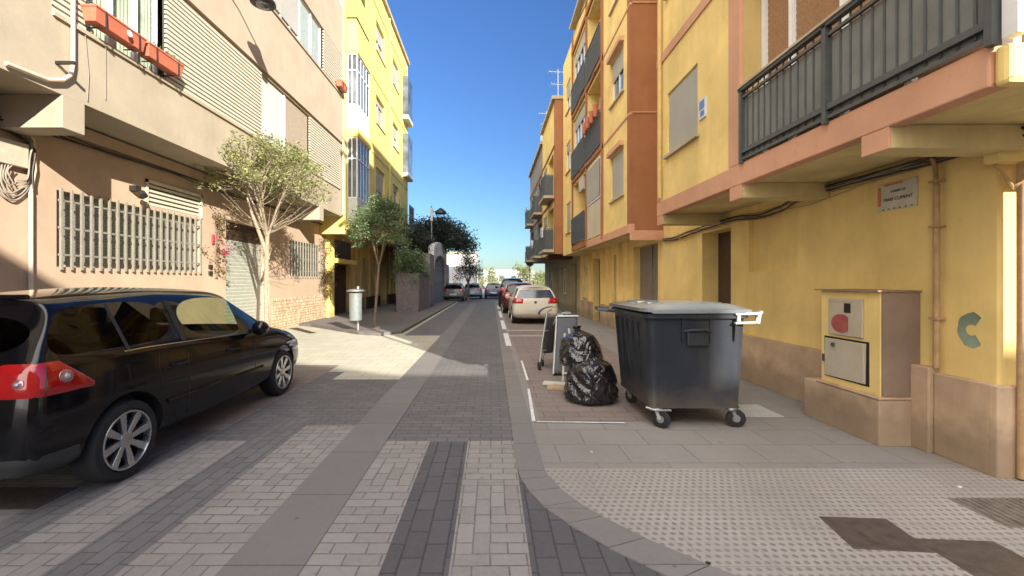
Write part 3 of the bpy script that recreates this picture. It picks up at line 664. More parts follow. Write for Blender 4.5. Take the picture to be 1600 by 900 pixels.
# ground floor: pillars, shop openings
gh = [(18.7, 21.2, 0.05, 2.42, .5), (23.0, 23.9, 0, 2.9, .5), (26.5, 28.6, 0, 2.9, .5)]
w = MB().sheet(PYG, 18.06, YE, 0, 3.9, gh); w.build('ground_floor_wall', m_ochre2, yl)
shutter(yl, PYG, 18.7, 21.2, .05, 2.42, .2, m_brownshut, .1)
w = MB(); w.pbox(PYG, 18.6, 21.3, 2.42, 2.62, 0, .3); w.build('shop_canopy', m_yellowL, yl)
w = MB(); w.pbox(PYG, 18.6, 21.3, 2.62, 3.5, -.02, .01); w.build('dark_fascia', m_brownshut, yl)
for (a, b_) in ((23.0, 23.9), (26.5, 28.6)):
    q = MB(); q.pbox(PYG, a, b_, 0, 2.9, -.5, -.46); q.build('door', plain('brown_wood_door', (.10, .05, .03), .5), yl)
q = MB()
for u in (21.6, 22.6, 24.3, 25.6, 26.2, 29.2, 30.2): q.pbox(PYG, u, u+.3, .75, 3.6, 0, .12)
q.pieces('pilaster', m_ochre2, yl)
q = MB(); q.pbox(PYG, 21.3, 23.0, 0, .75, 0, .14); q.pbox(PYG, 23.9, 26.5, 0, .75, 0, .14); q.pbox(PYG, 28.6, YE, 0, .75, 0, .14); q.pieces('plinth', plain('dark_plinth', (.05, .04, .035), .7), yl)
w = MB(); w.box(-7.0, -6.82, 18.07, 18.62, 0, 3.9); w.box(-7, -6.0, 17.48, 17.9, 3.55, 3.9); w.pieces('corner_pillar', m_yellowL, yl, bevel=.01)
# stacked glazed bays near the pink building
PB = front(17.75)
for k, (z0, z1, zt) in enumerate(((3.75, 4.1, 7.6), (7.6, 7.96, 11.06), (11.06, 11.48, 12.55), (14.9, 15.3, 16.4))):
    q = MB(); q.box(XY+.001, XY+.5, 17.72, 19.55, z0, z1); q.build('bay_slab', m_yellowL, yl)
    x1 = XY+.44
    if k < 2:
        zp = z1+.95
        q = MB(); q.box(XY+.002, x1, 17.77, 19.5, z1, zp); q.build('bay_panel', plain('white_ribbed_panel', (.62, .64, .62), .5), yl)
        q = MB()
        for z in (zp, (zp+zt)/2+.35, zt-.06): q.box(XY+.004, x1+.012, 17.76, 19.51, z, z+.06)
        for x in (XY+.01, XY+.19, x1-.04): q.box(x, x+.05, 17.755, 17.8, zp, zt)
        for i in range(5): y = 17.8+i*.41; q.box(x1-.04, x1+.01, y, y+.05, zp, zt)
        g = q.build('window', m_white, yl)
        q = MB(); q.box(XY+.005, x1-.01, 17.79, 19.47, zp+.01, zt-.01); q.build('pane', m_gl, g)
    else:
        q = MB(); q.box(XY+.002, x1, 17.77, 17.85, z1, zt-.15); q.box(x1-.08, x1, 17.86, 19.5, z1, zt-.15); q.build('balcony_parapet', m_yellowL, yl)
        q = MB(); q.bar((x1-.03, 17.8, zt), (x1-.03, 19.5, zt), .04, .04); q.bar((XY, 17.8, zt), (x1, 17.8, zt), .04, .04)
        for i in range(7): q.bar((x1-.03, 17.8+i*.28, zt-.16), (x1-.03, 17.8+i*.28, zt), .02, .02)
        q.build('balcony_rail', m_cableb, yl)
for z0 in (8.7, 12.6):
    q = MB(); q.box(XY+.001, XY+.4, 28.9, 30.6, z0, z0+.25); q.build('bay_slab', m_whitewall, yl)
    q = MB(); q.box(XY+.002, XY+.36, 28.95, 30.55, z0+.25, z0+2.9); q.build('glazed_bay', m_gl, yl)
q = MB(); q.box(XY+.001, XY+.5, 28.9, 30.65, 5.1, 5.3); q.build('balcony_slab', m_slab, yl)
railing(yl, PY, 28.9, 30.6, 5.3, 6.8, .48, m_rail, m_rail, .2)

# ================================================================ RIGHT BUILDING A (near)
XW, XO = 4.17, 3.09
PW, PO = side(XW, -1), side(XO, -1)
ra = thing('apartment_building', 'ochre yellow apartment building with salmon trim and charcoal balcony beside the waste container', 'building', (4.17, 6, 0))
gh = [(5.85, 6.95, 1.76, 2.67, .07), (7.47, 8.49, 0, 2.55, .36)]
w = MB().sheet(PW, 3.54, 10.4, 0, 2.82, gh); w.quad((XW, 3.54, 0), (14, 3.54, 0), (14, 3.54, 2.82), (XW, 3.54, 2.82)); w.quad((14, 3.54, 0), (14, 13, 0), (14, 13, 14.5), (14, 3.54, 14.5))
w.quad(PW(5.85, 1.76, -.07), PW(6.95, 1.76, -.07), PW(6.95, 2.67, -.07), PW(5.85, 2.67, -.07))
w.build('ground_floor_wall', m_yellowR, ra)
w = MB().sheet(PO, 5.57, 7.96, 3.06, 14.5, [(6.43, 7.53, 3.81, 4.89, .12), (6.43, 7.53, 6.62, 7.7, .12), (6.43, 7.53, 9.4, 10.5, .12), (6.43, 7.53, 12.2, 13.2, .12)])
w.quad((XO, 7.96, 2.82), (XW, 7.96, 2.82), (XW, 7.96, 14.5), (XO, 7.96, 14.5)); w.quad((XW, 7.96, 2.82), (XW, 10.4, 2.82), (XW, 10.4, 14.5), (XW, 7.96, 14.5))
w.quad((3.9, 2.55, 2.82), (14, 2.55, 2.82), (14, 2.55, 14.5), (3.9, 2.55, 14.5)); w.quad((XO, 5.28, 14.5), (14, 2.55, 14.5), (14, 13, 14.5), (XO, 13, 14.5)); w.quad((XO, 2.55, 14.5), (14, 2.55, 14.5), (14, 10.4, 14.5), (XO, 10.4, 14.5))
w.build('upper_wall', m_yellowR, ra)
q = MB(); q.quad((XO, 2.55, 2.822), (XW+3, 2.55, 2.822), (XW+3, 7.96, 2.822), (XO, 7.96, 2.822)); q.build('soffit', m_under, ra)
q = MB(); q.box(XO-.02, XO+.12, 2.645, 7.975, 2.80, 3.06); q.box(XO-.018, XO+.10, 5.30, 5.57, 3.06, 14.5); q.pieces('salmon_trim', m_trim, ra, bevel=.012)
q = MB()
for z in (5.55, 8.3, 11.05, 13.8): q.box(XO-.022, XO+.1, 2.54, 7.97, z, z+.16)
q.pieces('floor_band', m_trim, ra)
q = MB(); q.box(XO-.012, XO+.02, 7.86, 7.97, 3.07, 5.54); q.box(XO-.012, XO+.02, 7.86, 7.97, 5.72, 8.29); q.pieces('corner_strip', m_trim, ra)
for (a, b_) in ((3.32, 3.56), (5.28, 5.53), (7.70, 7.955)):
    q = MB(); q.box(XO+.005, XW-.003, a, b_, 2.635, 2.82); bmo = q.build('beam', m_under, ra, bevel=.006); q = MB(); q.box(XO-.018, XO+.004, a-.004, b_+.004, 2.63, 2.80); q.build('beam_end', m_trim, bmo, bevel=.004)
# bright end face of the slab towards the side street
q = MB(); q.box(XO-.006, XO+.9, 2.552, 2.64, 2.785, 3.035); q.build('slab_end', m_yellowR, ra, bevel=.03)
# plinth
q = MB(); q.box(4.10, XW-.001, 4.17, 7.42, 0, .74); q.box(4.10, XW-.001, 8.52, 10.4, 0, .74); q.box(4.10, XW-.001, 3.50, 3.98, 0, .755); q.box(4.098, 6, 3.47, 3.539, 0, .75); q.box(4.06, XW-.001, 3.985, 4.165, 0, .80)
q.pieces('plinth', m_plinth, ra, bevel=.012)
# door in its deep recess
q = MB(); q.pbox(PW, 7.47, 8.49, 0, 2.55, -.36, -.32); q.build('door', m_brownshut, ra)
q = MB(); q.pbox(PW, 7.5, 7.6, 0, 2.5, -.5, -.38); q.build('door_frame', m_white, ra) if False else None
for z in (3.81, 6.62, 9.4, 12.2):
    window(ra, PO, 6.43, 7.53, z, z+1.08, .1, m_white, 0, .999, m_blind, True)
# enclosed balcony with woven blinds
for z0, zt in ((3.06, 5.55), (5.71, 8.3), (8.46, 11.05), (11.2, 13.8)):
    q = MB()
    for u in (2.72, 3.38, 4.02, 4.72, 5.2): q.box(XO+.22, XO+.27, u, u+.06, z0, zt)
    q.box(XO+.22, XO+.27, 2.72, 5.28, z0, z0+.05); q.box(XO+.22, XO+.27, 2.72, 5.28, zt-.06, zt)
    f = q.build('window', m_white, ra)
    q = MB()
    for u0, u1 in ((2.79, 3.37), (3.45, 4.01), (4.09, 4.71), (4.79, 5.19)):
        n = 30
        for i in range(n):
            za = z0+.05+(zt-z0-.12)*i/n; zb = z0+.05+(zt-z0-.12)*(i+1)/n
            q.quad((XO+.262, u0, za), (XO+.262, u1, za), (XO+.254, u1, zb), (XO+.254, u0, zb))
    q.build('woven_blind', m_esparto, f)
    q = MB(); q.box(XO+.5, XO+.52, 2.6, 5.3, z0, zt); q.box(XO+.02, XO+.6, 5.27, 5.3, z0, zt); q.build('enclosure_back', m_ochre2, ra)
for z0 in (3.06, 5.71, 8.46):
    r = MB(); P = PO; v0, v1 = z0+.1, z0+.86
    r.pbox(P, 2.6, 5.28, v1, v1+.035, .0, .06)
    r.pbox(P, 2.6, 5.28, v1-.09, v1-.06, .01, .04); r.pbox(P, 2.6, 5.28, v0, v0+.05, .01, .05); r.pbox(P, 2.6, 5.28, v0-.08, v0-.05, .01, .04)
    n = 25
    for i in range(n+1):
        u = 2.62+(5.26-2.62)*i/n; r.pbox(P, u-.008, u+.008, v0-.03, v1, .009, .018)
    for u in (2.62, 3.92, 5.24): r.pbox(P, u-.022, u+.022, z0-.02, v1+.02, .0, .06)
    rr = r.build('railing', m_rail, ra)
    r = MB(); r.pbox(P, 2.62, 5.26, v0+.0, v1-.1, .0, .008); r.pbox(P, 2.62, 5.26, v0-.075, v0-.0, .0, .007); r.build('privacy_sheet', m_railmesh, rr)
    r = MB(); r.pbox(P, 2.6, 5.28, v1+.035, v1+.06, -.02, .075); r.build('handrail', m_slab, rr)
q = MB(); q.box(XO-.02, XO+.05, 2.50, 2.58, 3.06, 5.5); q.build('corner_post', m_white, ra)
# drainpipes on the upper wall
q = MB(); q.tube([PO(7.75, 14.4, .05), PO(7.75, 3.1, .05)], .035, 8); q.build('downpipe', plain('ochre_pipe', (.6, .42, .14), .6), ra, smooth=True)
q = MB(); q.pbox(PO, 6.16, 6.36, 3.98, 4.27, 0, .02); o = q.build('plaque', plain('pale_blue_plaque', (.55, .6, .68), .4), ra)
q = MB(); q.pbox(PO, 6.19, 6.33, 4.12, 4.24, .02, .024); q.pbox(PO, 6.19, 6.30, 4.02, 4.09, .02, .024); q.build('plaque_print', plain('blue_print', (.12, .2, .5), .5), o)
# corner towards the side street: conduits
q = MB(); q.tube([(4.255, 3.44, 2.55), (4.255, 3.44, .02)], .03, 10); q.tube([(4.47, 3.44, 2.8), (4.47, 3.44, .05)], .05, 10); q.build('conduit', m_pipe, ra, smooth=True)
q = MB()
for k in range(3): q.tube([(4.13-.0*k, 3.72-.02*k, 2.74), (4.12, 3.6, 2.70-.02*k), (4.12, 3.47, 2.5), (4.16, 3.42, 2.36-.015*k), (4.22, 3.41, 2.40), (4.255, 3.42, 2.56)], .009, 6)
q.build('cable_loop', m_cableo, ra, smooth=True)
q = MB(); q.box(4.05, 4.9, 3.42, 3.536, 2.56, 2.80); q.build('corner_capital', m_yellowR, ra, bevel=.01)
q = MB(); q.tube([(XW-.05, 4.02, 2.80), (XW-.05, 3.985, 2.70), (XW-.05, 3.975, 2.55), (XW-.05, 3.97, .80)], .021, 10); q.tube([(XW-.05, 3.97, 2.50), (XW-.05, 3.97, .8)], .026, 10)
for z in (2.52, 2.1, 1.25): q.box(XW-.09, XW-.002, 3.93, 4.01, z, z+.02)
q.build('conduit', m_pipe, ra, smooth=True)
# meter box housing
mh = thing('meter_box', 'projecting meter housing with cream hatch, red disc and pale lower door on the ochre wall', 'meter box', (4.0, 4.5, 0))
q = MB(); q.box(3.79, XW-.002, 4.18, 4.93, .47, 1.50); q.build('housing', [m_yellowR], mh, bevel=.008)
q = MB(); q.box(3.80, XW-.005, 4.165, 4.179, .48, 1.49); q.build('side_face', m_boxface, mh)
q = MB(); q.box(3.75, 4.098, 4.15, 5.15, 0, .45); q.box(3.74, 4.098, 4.14, 4.96, .45, .475); q.build('base', m_plinth, mh, bevel=.014)
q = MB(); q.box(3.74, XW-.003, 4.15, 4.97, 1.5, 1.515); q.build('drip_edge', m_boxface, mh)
m_hatch = stucco('cream_hatch', (.52, .46, .36), .1, .5, bs=.1)
q = MB(); q.box(3.768, 3.789, 4.36, 4.80, 1.02, 1.42); hd = q.build('hatch', m_hatch, mh, bevel=.006)
q = MB(); q.box(3.762, 3.768, 4.37, 4.45, 1.03, 1.40); q.box(3.762, 3.768, 4.47, 4.79, 1.385, 1.41); q.build('hatch_rim', m_hatch, hd)
q = MB(); q.box(3.763, 3.769, 4.50, 4.58, 1.27, 1.37); q.build('meter_window', m_dark, hd)
q = MB(); pts = [(3.766, 4.62+.13*math.cos(a), 1.15+.10*math.sin(a)) for a in [i*2*math.pi/28 for i in range(28)]]
q.extr([(x, max(y, 4.53), z) for x, y, z in pts], (-.004, 0, 0)); q.build('red_disc', plain('faded_red_paint', (.34, .085, .07), .7, var=.2), hd)
q = MB(); q.hexa([(3.77, 4.34, .56), (3.789, 4.34, .56), (3.789, 4.86, .56), (3.77, 4.86, .55), (3.745, 4.33, .97), (3.787, 4.33, .97), (3.789, 4.86, .97), (3.775, 4.86, .97)])
ld = q.build('lower_door', m_hatch, mh, bevel=.005)
q = MB(); q.box(3.742, 3.76, 4.70, 4.73, .89, .93); q.build('latch', m_iron, ld); q = MB(); q.box(3.765, 3.787, 4.855, 4.885, .70, .78); q.build('hinge', m_iron, ld)
q = MB(); q.box(3.7885, 3.7895, 4.30, 4.88, .54, .99); q.build('dark_gap', m_dark, mh)
# cables on the near right wall
random.seed(11)
cb = thing('cable_bundle', 'sagging bundle of black and grey cables running under the ochre building overhang', 'cable', (4.1, 6, 2.7))
def run(k, m, r, ys, zs, xo):
    return [(XW-.04-xo, y, z) for y, z in zip(ys, zs)]
ys = [3.3, 3.55, 3.9, 4.3, 4.75, 5.3, 5.8, 6.1, 6.5, 7.3, 8.2, 8.9, 9.6, 10.3]
zs = [2.785, 2.79, 2.77, 2.775, 2.77, 2.765, 2.73, 2.66, 2.64, 2.70, 2.66, 2.64, 2.60, 2.62]
def spl(ys, zs, n=60):
    out = []
    for i in range(n+1):
        y = ys[0]+(ys[-1]-ys[0])*i/n
        for j in range(len(ys)-1):
            if ys[j] <= y <= ys[j+1]+1e-6:
                t_ = (y-ys[j])/(ys[j+1]-ys[j]); t_ = t_*t_*(3-2*t_); out.append((y, zs[j]*(1-t_)+zs[j+1]*t_)); break
    return out
for k in range(7):
    m_ = (m_cableb, m_cableg, m_cableb, m_cableo, m_cableb, m_cableo, m_cableg)[k]; ph = random.uniform(0, 6)
    dz = (-.035, -.02, 0, .015, -.055, -.07, -.045)[k]; xo = (.0, .025, .03, .01, .02, .0, .012)[k]
    q = MB(); q.tube([(XW-.03-xo, y, z+dz+.012*math.sin(y*2.3+ph)+(random.uniform(-.004, .004))) for y, z in spl(ys, zs)], (.012, .009, .013, .007, .010, .006, .008)[k], 6); q.build('cable', m_, cb, smooth=True)
q = MB(); q.tube([(XW-.02, 4.4, 2.73), (XW-.02, 5.0, 2.66), (XW-.02, 5.6, 2.60), (XW-.02, 6.0, 2.62), (XW-.02, 6.3, 2.66)], .005, 5); q.build('slack_cable', m_cableo, cb, smooth=True)
q = MB(); q.tube([(XW-.05, 8.9, 2.66), (XW-.06, 8.8, 2.5), (XW-.06, 9.1, 2.47), (XW-.06, 9.4, 2.55), (XW-.05, 9.5, 2.66)], .008, 5); q.build('cable_coil', m_cableo, cb, smooth=True)

# street name plaque with tiles
sp = thing('street_sign', 'cream ceramic street name plaque with orange emblem on the ochre wall', 'sign', (XW, 4.4, 2.5))
q = MB(); q.pbox(PW, 4.19, 4.62, 2.345, 2.63, 0, .014); q.build('plate', plain('cream_glazed_tile', (.56, .53, .46), .25, var=.08), sp, bevel=.003)
q = MB(); q.pbox(PW, 4.575, 4.61, 2.40, 2.60, .014, .016); q.pbox(PW, 4.33, 4.54, 2.60, 2.622, .014, .0165)
q.build('emblem', plain('orange_glaze', (.50, .2, .07), .4), sp); q = MB()
for i in range(6): q.pbox(PW, 4.23+i*.062, 4.25+i*.062, 2.352, 2.366, .014, .0165)
q.build('tile_border', plain('dark_glaze', (.12, .1, .06), .4), sp)
for body, size, z in (('CARRER DE', .032, 2.535), ('MARI CLIMENT', .047, 2.455)):
    me = text_mesh(body, size, .001); me.materials.append(plain('black_glaze', (.04, .035, .03), .4))
    o = bpy.data.objects.new('lettering', me); col.objects.link(o); o.parent = sp
    o.matrix_local = Matrix.Translation(Vector((-.0165, 4.385-4.4, z-2.5))) @ Matrix(((0, 0, -1, 0), (-1, 0, 0, 0), (0, 1, 0, 0), (0, 0, 0, 1)))
# graffiti letter C painted on the wall
g = MB(); cy, cz = 3.72, 1.18
rg_ = random.Random(4); jj = lambda: rg_.uniform(.93, 1.05)
out = [(cy+.115*math.cos(a)*jj(), cz+.155*math.sin(a)*jj()) for a in [R(50+i*260/22) for i in range(23)]]
inn = [(cy+.0+.05*math.cos(a)*jj(), cz+.048*math.sin(a)*jj()) for a in [R(60+i*240/22) for i in range(23)]]
# seen from the street the C opens away from the camera's left, so mirror along y
pts = [(2*cy-y, z) for y, z in out]+[(2*cy-y, z) for y, z in inn[::-1]]
for i in range(22):
    a, b_, c, d = pts[i], pts[i+1], pts[45-i-1], pts[45-i]
    g.extr([(XW-.0015, a[0], a[1]), (XW-.0015, b_[0], b_[1]), (XW-.0015, c[0], c[1]), (XW-.0015, d[0], d[1])], (-.0015, 0, 0))
tag(g.build('graffiti', stucco('teal_spray_paint', (.33, .42, .31), .3, .8)), 'faded teal letter C sprayed on the ochre wall by the corner', 'graffiti')
# ================================================================ RIGHT BUILDING B
XB = 3.37; PBB = side(XB, -1)
rb = thing('apartment_building', 'four storey ochre and terracotta apartment building with stacked dark balconies beyond the recess', 'building', (4, 15, 0))
gh = [(10.75, 12.6, 0, 2.6, .25), (14.1, 14.6, 0, 2.5, .3), (16.3, 17.6, 0, 2.5, .3), (18.6, 19.4, .9, 2.3, .2)]
w = MB().sheet(PW, 10.4, 20.15, 0, 2.95, gh); w.build('ground_floor_wall', m_yellowR, rb)
q = MB(); q.pbox(PW, 10.75, 12.6, 0, 2.6, -.25, -.2); q.pbox(PW, 11.6, 11.66, 0, 2.6, -.2, -.17); q.build('door', m_greydoor, rb)
q = MB(); q.pbox(PW, 14.1, 14.6, 0, 2.5, -.3, -.25); q.pbox(PW, 16.3, 17.6, 0, 2.5, -.3, -.25); q.pieces('door', m_brownshut, rb)
window(rb, PW, 18.6, 19.4, .9, 2.3, .18, m_white, 1, .3)
q = MB(); q.pbox(PW, 10.42, 10.74, 0, .75, .0, .05); q.pbox(PW, 12.62, 14.09, 0, .75, 0, .05); q.pbox(PW, 14.61, 16.29, 0, .75, 0, .05); q.pbox(PW, 17.61, 20.1, 0, .75, 0, .05); q.pieces('plinth', m_plinth, rb)
q = MB()
for u in (12.9, 13.7, 15.0, 15.8, 17.9): q.pbox(PW, u, u+.28, .76, 2.9, 0, .10)
q.pieces('pilaster', m_yellowR, rb)
FB = [3.06, 5.72, 8.38, 11.04]; HB = 11.7
whole = [(10.95, 12.1, z+.78, z+2.0, .14) for z in FB[:3]]
opens = [(12.98, 15.05, z+.05, z+2.45, .55) for z in FB[1:3]]+[(15.2, 17.6, z+.05, z+2.45, .6) for z in FB[:3]]
w = MB().sheet(PBB, 10.4, 20.15, 2.8, HB, whole+opens+[(18.3, 19.3, z+.7, z+2.0, .12) for z in FB[:3]])
w.quad((XB, 20.15, 2.8), (XW+3, 20.15, 2.8), (XW+3, 20.15, HB), (XB, 20.15, HB)); w.quad((XB, 10.4, HB), (14, 10.4, HB), (14, 20.15, HB), (XB, 20.15, HB)); w.quad((14, 10.4, 0), (14, 20.15, 0), (14, 20.15, HB), (14, 10.4, HB)); w.build('upper_wall', m_yellowR, rb)
q = MB(); q.quad((XB, 10.4, 2.60), (XW, 10.4, 2.60), (XW, 10.4, HB), (XB, 10.4, HB)); q.box(XB-.012, XB+.02, 10.39, 10.62, 2.8, HB); q.build('terracotta_end_wall', m_brown, rb)
q = MB(); q.quad((XB, 10.4, 2.82), (XW, 10.4, 2.82), (XW, 20.15, 2.82), (XB, 20.15, 2.82)); q.build('soffit', m_under, rb)
q = MB(); q.box(XB-.03, XB+.1, 10.38, 15.1, 2.78, 3.0); q.box(XB-.02, XW, 10.384, 10.398, 2.60, 2.84)
for z in (FB[1], FB[2], FB[3]): q.box(XB-.02, XB+.05, 10.385, 12.98, z-.07, z+.0); q.box(XB+.02, XW, 10.375, 10.399, z-.03, z+.0)
q.pieces('salmon_trim', m_trim, rb, bevel=.01)
q = MB()
for u in (12.9, 15.04, 17.62): q.pbox(PBB, u, u+.14, 2.9, HB, .005, .06)
q.pbox(PBB, 15.05, 17.75, 2.85, 3.05, .0, .07)
for z in FB[1:]: q.pbox(PBB, 12.9, 17.75, z-.12, z+.05, .007, .07)
q.pieces('terracotta_trim', m_brown, rb, bevel=.01)
for k, z in enumerate(FB[:3]):
    window(rb, PBB, 10.95, 12.1, z+.78, z+2.0, .12, m_white, 1, (.999, .45, .3)[k], m_blind)
    window(rb, PBB, 18.3, 19.3, z+.7, z+2.0, .1, m_white, 1, (.999, .3, .5)[k], m_blind)
    q = MB(); q.pbox(PBB, 10.9, 12.15, z+2.02, z+2.14, 0, .12); q.build('window_hood', m_trim, rb)
# first floor white window with pale panel below it
q = MB(); q.pbox(PBB, 13.05, 14.95, 3.06, 4.15, 0, .03); q.build('pale_panel', stucco('pale_panel', (.56, .5, .38), .06, .2), rb)
window(rb, PBB, 13.1, 14.9, 4.2, 5.45, -.0, m_white, 2, .999, m_blind, False)
random.seed(21)
for k, z in enumerate(FB[1:3]):
    q = MB(); q.pbox(PBB, 12.98, 15.05, z+.05, z+2.45, -.56, -.54); bk = q.build('balcony_back', m_ochre2, rb)
    window(rb, PBB, 13.3, 14.7, z+.1, z+2.2, .4, m_white, 1, .2, m_blind, False, m_glblue)
    railing(rb, PBB, 13.05, 15.0, z+.05, z+1.12, .09, m_rail, m_rail, .13)
for k, z in enumerate(FB[:3]):
    q = MB(); q.pbox(PBB, 15.2, 17.6, z+.05, z+2.45, -.61, -.59); bk = q.build('balcony_back', m_brown if k == 0 else m_ochre2, rb)
    if k > 0: window(rb, PBB, 15.3, 17.5, z+1.15, z+2.4, .1, m_white, 3, .35, m_blind, False)
    railing(rb, PBB, 15.2, 17.6, z+.05, z+1.08, .1, m_rail, m_rail, .13)
q = MB(); q.pbox(PBB, 15.7, 16.5, 5.0, 5.5, -.3, .02); q.build('air_conditioner', plain('aged_ac', (.5, .42, .33), .5), rb, bevel=.02)
# bowed iron balcony with flower pots on the first and second floor
q = MB()
for z in (FB[1]+1.14, FB[1]+.95):
    for i in range(4):
        u = 13.2+i*.52; q.lathe(PBB(u, z, .17), (0, 0, 1), [(.06, 0), (.09, .16), (.095, .18)], 10)
q.pieces('flower_pot', m_terra, rb)
q = MB()
for k in range(3): z = FB[k]; q.bar(PBB(13.1, z+2.3, .2), PBB(14.9, z+2.3, .35), .02, .02)
q.pieces('clothes_line', m_cableb, rb)
q = MB(); q.box(XB+.0, 10, 15.1, 17.6, HB, HB+.18); q.box(XB-.22, XB+.3, 14.9, 17.4, HB+.1, HB+.22); q.box(XB-.05, 10, 10.38, 15.1, HB-.02, HB+.14); q.pieces('cornice', m_slab, rb, bevel=.02)
q = MB(); q.box(XB-.05, XB+.35, 14.9, 15.5, HB+.2, HB+.95); q.build('chimney', m_whitewall, rb)
def antenna(par, x, y, z, h):
    q = MB(); q.tube([(x, y, z), (x, y, z+h)], .018, 5)
    for zz, L in ((z+h-.1, .9), (z+h-.7, .7)):
        q.bar((x-L/2, y, zz), (x+L/2, y+.1, zz), .02, .02)
        for i in range(6): xx = x-L/2+L*i/5; q.bar((xx, y-.22, zz), (xx, y+.25, zz), .01, .01)
    q.build('antenna', m_white, par)
# ================================================================ RIGHT BUILDING C
XC = 3.0; PC = side(XC, -1)
rc = thing('apartment_building', 'farthest apartment building on the right with terracotta end wall, rooftop aerials and crowded balconies', 'building', (4, 26, 0))
gh = [(21.0, 22.6, 0, 2.5, .3), (24.0, 25.4, .9, 2.4, .2), (26.6, 27.6, 0, 2.5, .3), (29, 31, .9, 2.3, .2)]
w = MB().sheet(PW, 20.16, 33.5, 0, 3.2, gh); w.quad((XW, 33.5, 0), (14, 33.5, 0), (14, 33.5, 3.2), (XW, 33.5, 3.2)); w.build('ground_floor_wall', stucco('pale_greyish_yellow', (.46, .40, .25), .1, .4), rc)
q = MB()
for a, b_ in ((21.0, 22.6), (26.6, 27.6)): q.pbox(PW, a, b_, 0, 2.5, -.3, -.26)
q.pieces('door', m_greydoor, rc)
for a, b_ in ((24.0, 25.4), (29, 31)): window(rc, PW, a, b_, .9, 2.35, .15, m_white, 1, .5)
FC = [3.1, 5.7, 8.2]
def cblock(y0, y1, H, xs):
    P = side(xs, -1)
    bays = []; u = y0+.5; k = 0
    while u < y1-1.2: bays.append((u, min(u+1.9, y1-.4), k)); u += 2.5; k += 1
    holes = []
    for a, b_, k in bays:
        for z in FC:
            if z+2.2 < H: holes.append((a, b_, z+(.05 if k % 2 == 0 else .8), z+2.1, .45 if k % 2 == 0 else .12))
    w = MB().sheet(P, y0, y1, 3.0, H, holes); w.quad((xs, y1, 3.0), (14, y1, 3.0), (14, y1, H), (xs, y1, H)); w.quad((xs, y0, H), (14, y0, H), (14, y1, H), (xs, y1, H)); w.quad((xs, y0, 3.0), (XW, y0, 3.0), (XW, y1, 3.0), (xs, y1, 3.0))
    w.build('upper_wall', m_yellowR if y0 < 22 else m_grayrender, rc)
    q = MB(); q.quad((xs, y0, 2.9), (14, y0, 2.9), (14, y0, H), (xs, y0, H)); q.box(xs-.01, xs+.03, y0-.005, y0+.3, 3.0, H); q.build('terracotta_end_wall', m_brown, rc)
    for a, b_, k in bays:
        for j, z in enumerate(FC):
            if z+2.2 >= H: continue
            if k % 2 == 0:
                q = MB(); q.pbox(P, a, b_, z+.05, z+2.1, -.46, -.44); q.build('balcony_back', m_ochre2 if j % 2 else m_gl, rc)
                q = MB(); q.pbox(P, a-.1, b_+.1, z-.08, z+.05, .003, .5); q.build('balcony_slab', m_slab, rc)
                railing(rc, P, a-.05, b_+.05, z+.05, z+1.05, .45, m_rail, m_rail, .15, ends=.42)
                q = MB(); random.seed(int(a*10)+j)
                for i in range(3): c = random.uniform(a, b_-.3); zz = z+random.uniform(1.0, 1.3); q.pbox(P, c, c+.35, zz-random.uniform(.1, .5), zz, .47, .5)
                q.pieces('hanging_laundry', (m_white, m_grayrender, m_rail)[j], rc)
            else: window(rc, P, a, b_, z+.8, z+2.1, .1, m_white, 1, .4)
    q = MB(); q.box(xs-.15, 14, y0-.05, y1, H-.001, H+.16); q.build('cornice', m_slab, rc)
    q = MB()
    for z in FC[1:]: q.pbox(P, y0, y1, z-.2, z-.1, .001, .04)
    q.pieces('floor_band', m_brown, rc)
cblock(20.2, 25.2, 10.2, XC); cblock(25.25, 33.5, 9.7, XC+.02)
antenna(rc, XC+.2, 20.6, 10.3, 1.5); antenna(rc, XC+.1, 24.2, 10.3, .9)
q = MB(); q.box(XC, XC+.5, 25.6, 26.4, 9.8, 10.5); q.build('chimney', m_white, rc)
q = MB(); q.box(XC-.05, XW, 22.0, 23.4, 2.78, 2.95); q.build('awning', plain('dark_red_awning', (.10, .035, .03), .8), rc)
# round sign on the end of the last building
sg = thing('road_sign', 'small round grey backed road sign at the end of the right hand buildings', 'sign', (2.9, 32.5, 0))
q = MB(); q.tube([(2.9, 32.5, 0), (2.9, 32.5, 3.3)], .035, 8); q.build('pole', m_metal, sg)
q = MB(); q.lathe((2.9, 32.45, 3.05), (0, 1, 0), [(.3, -.02), (.32, 0), (.3, .015)], 24); q.build('disc', m_metal, sg)
q = MB(); q.lathe((2.9, 32.42, 3.05), (0, 1, 0), [(.24, -.01), (.24, .005)], 24); q.build('disc_face', plain('sign_blue_grey', (.1, .13, .2), .5), sg)

# unseen attic block added behind the ochre building to shade the houses opposite
at = thing('shade_block', 'unseen ochre block added on the roofs of the right hand buildings to cast shade', 'building', (8, 8, 11.7))
shell(at, 6, 14, 2.6, 15, 11.5, 17.7, m_yellowR)
q = MB(); q.box(5.9, 14.1, 2.5, 15.1, 17.7, 17.9); q.build('cornice', m_slab, at)
P6 = side(6, -1)
for u in (4, 7, 10, 13): window(at, P6, u, u+1.2, 13, 15, -.0, m_white, 1, .3)
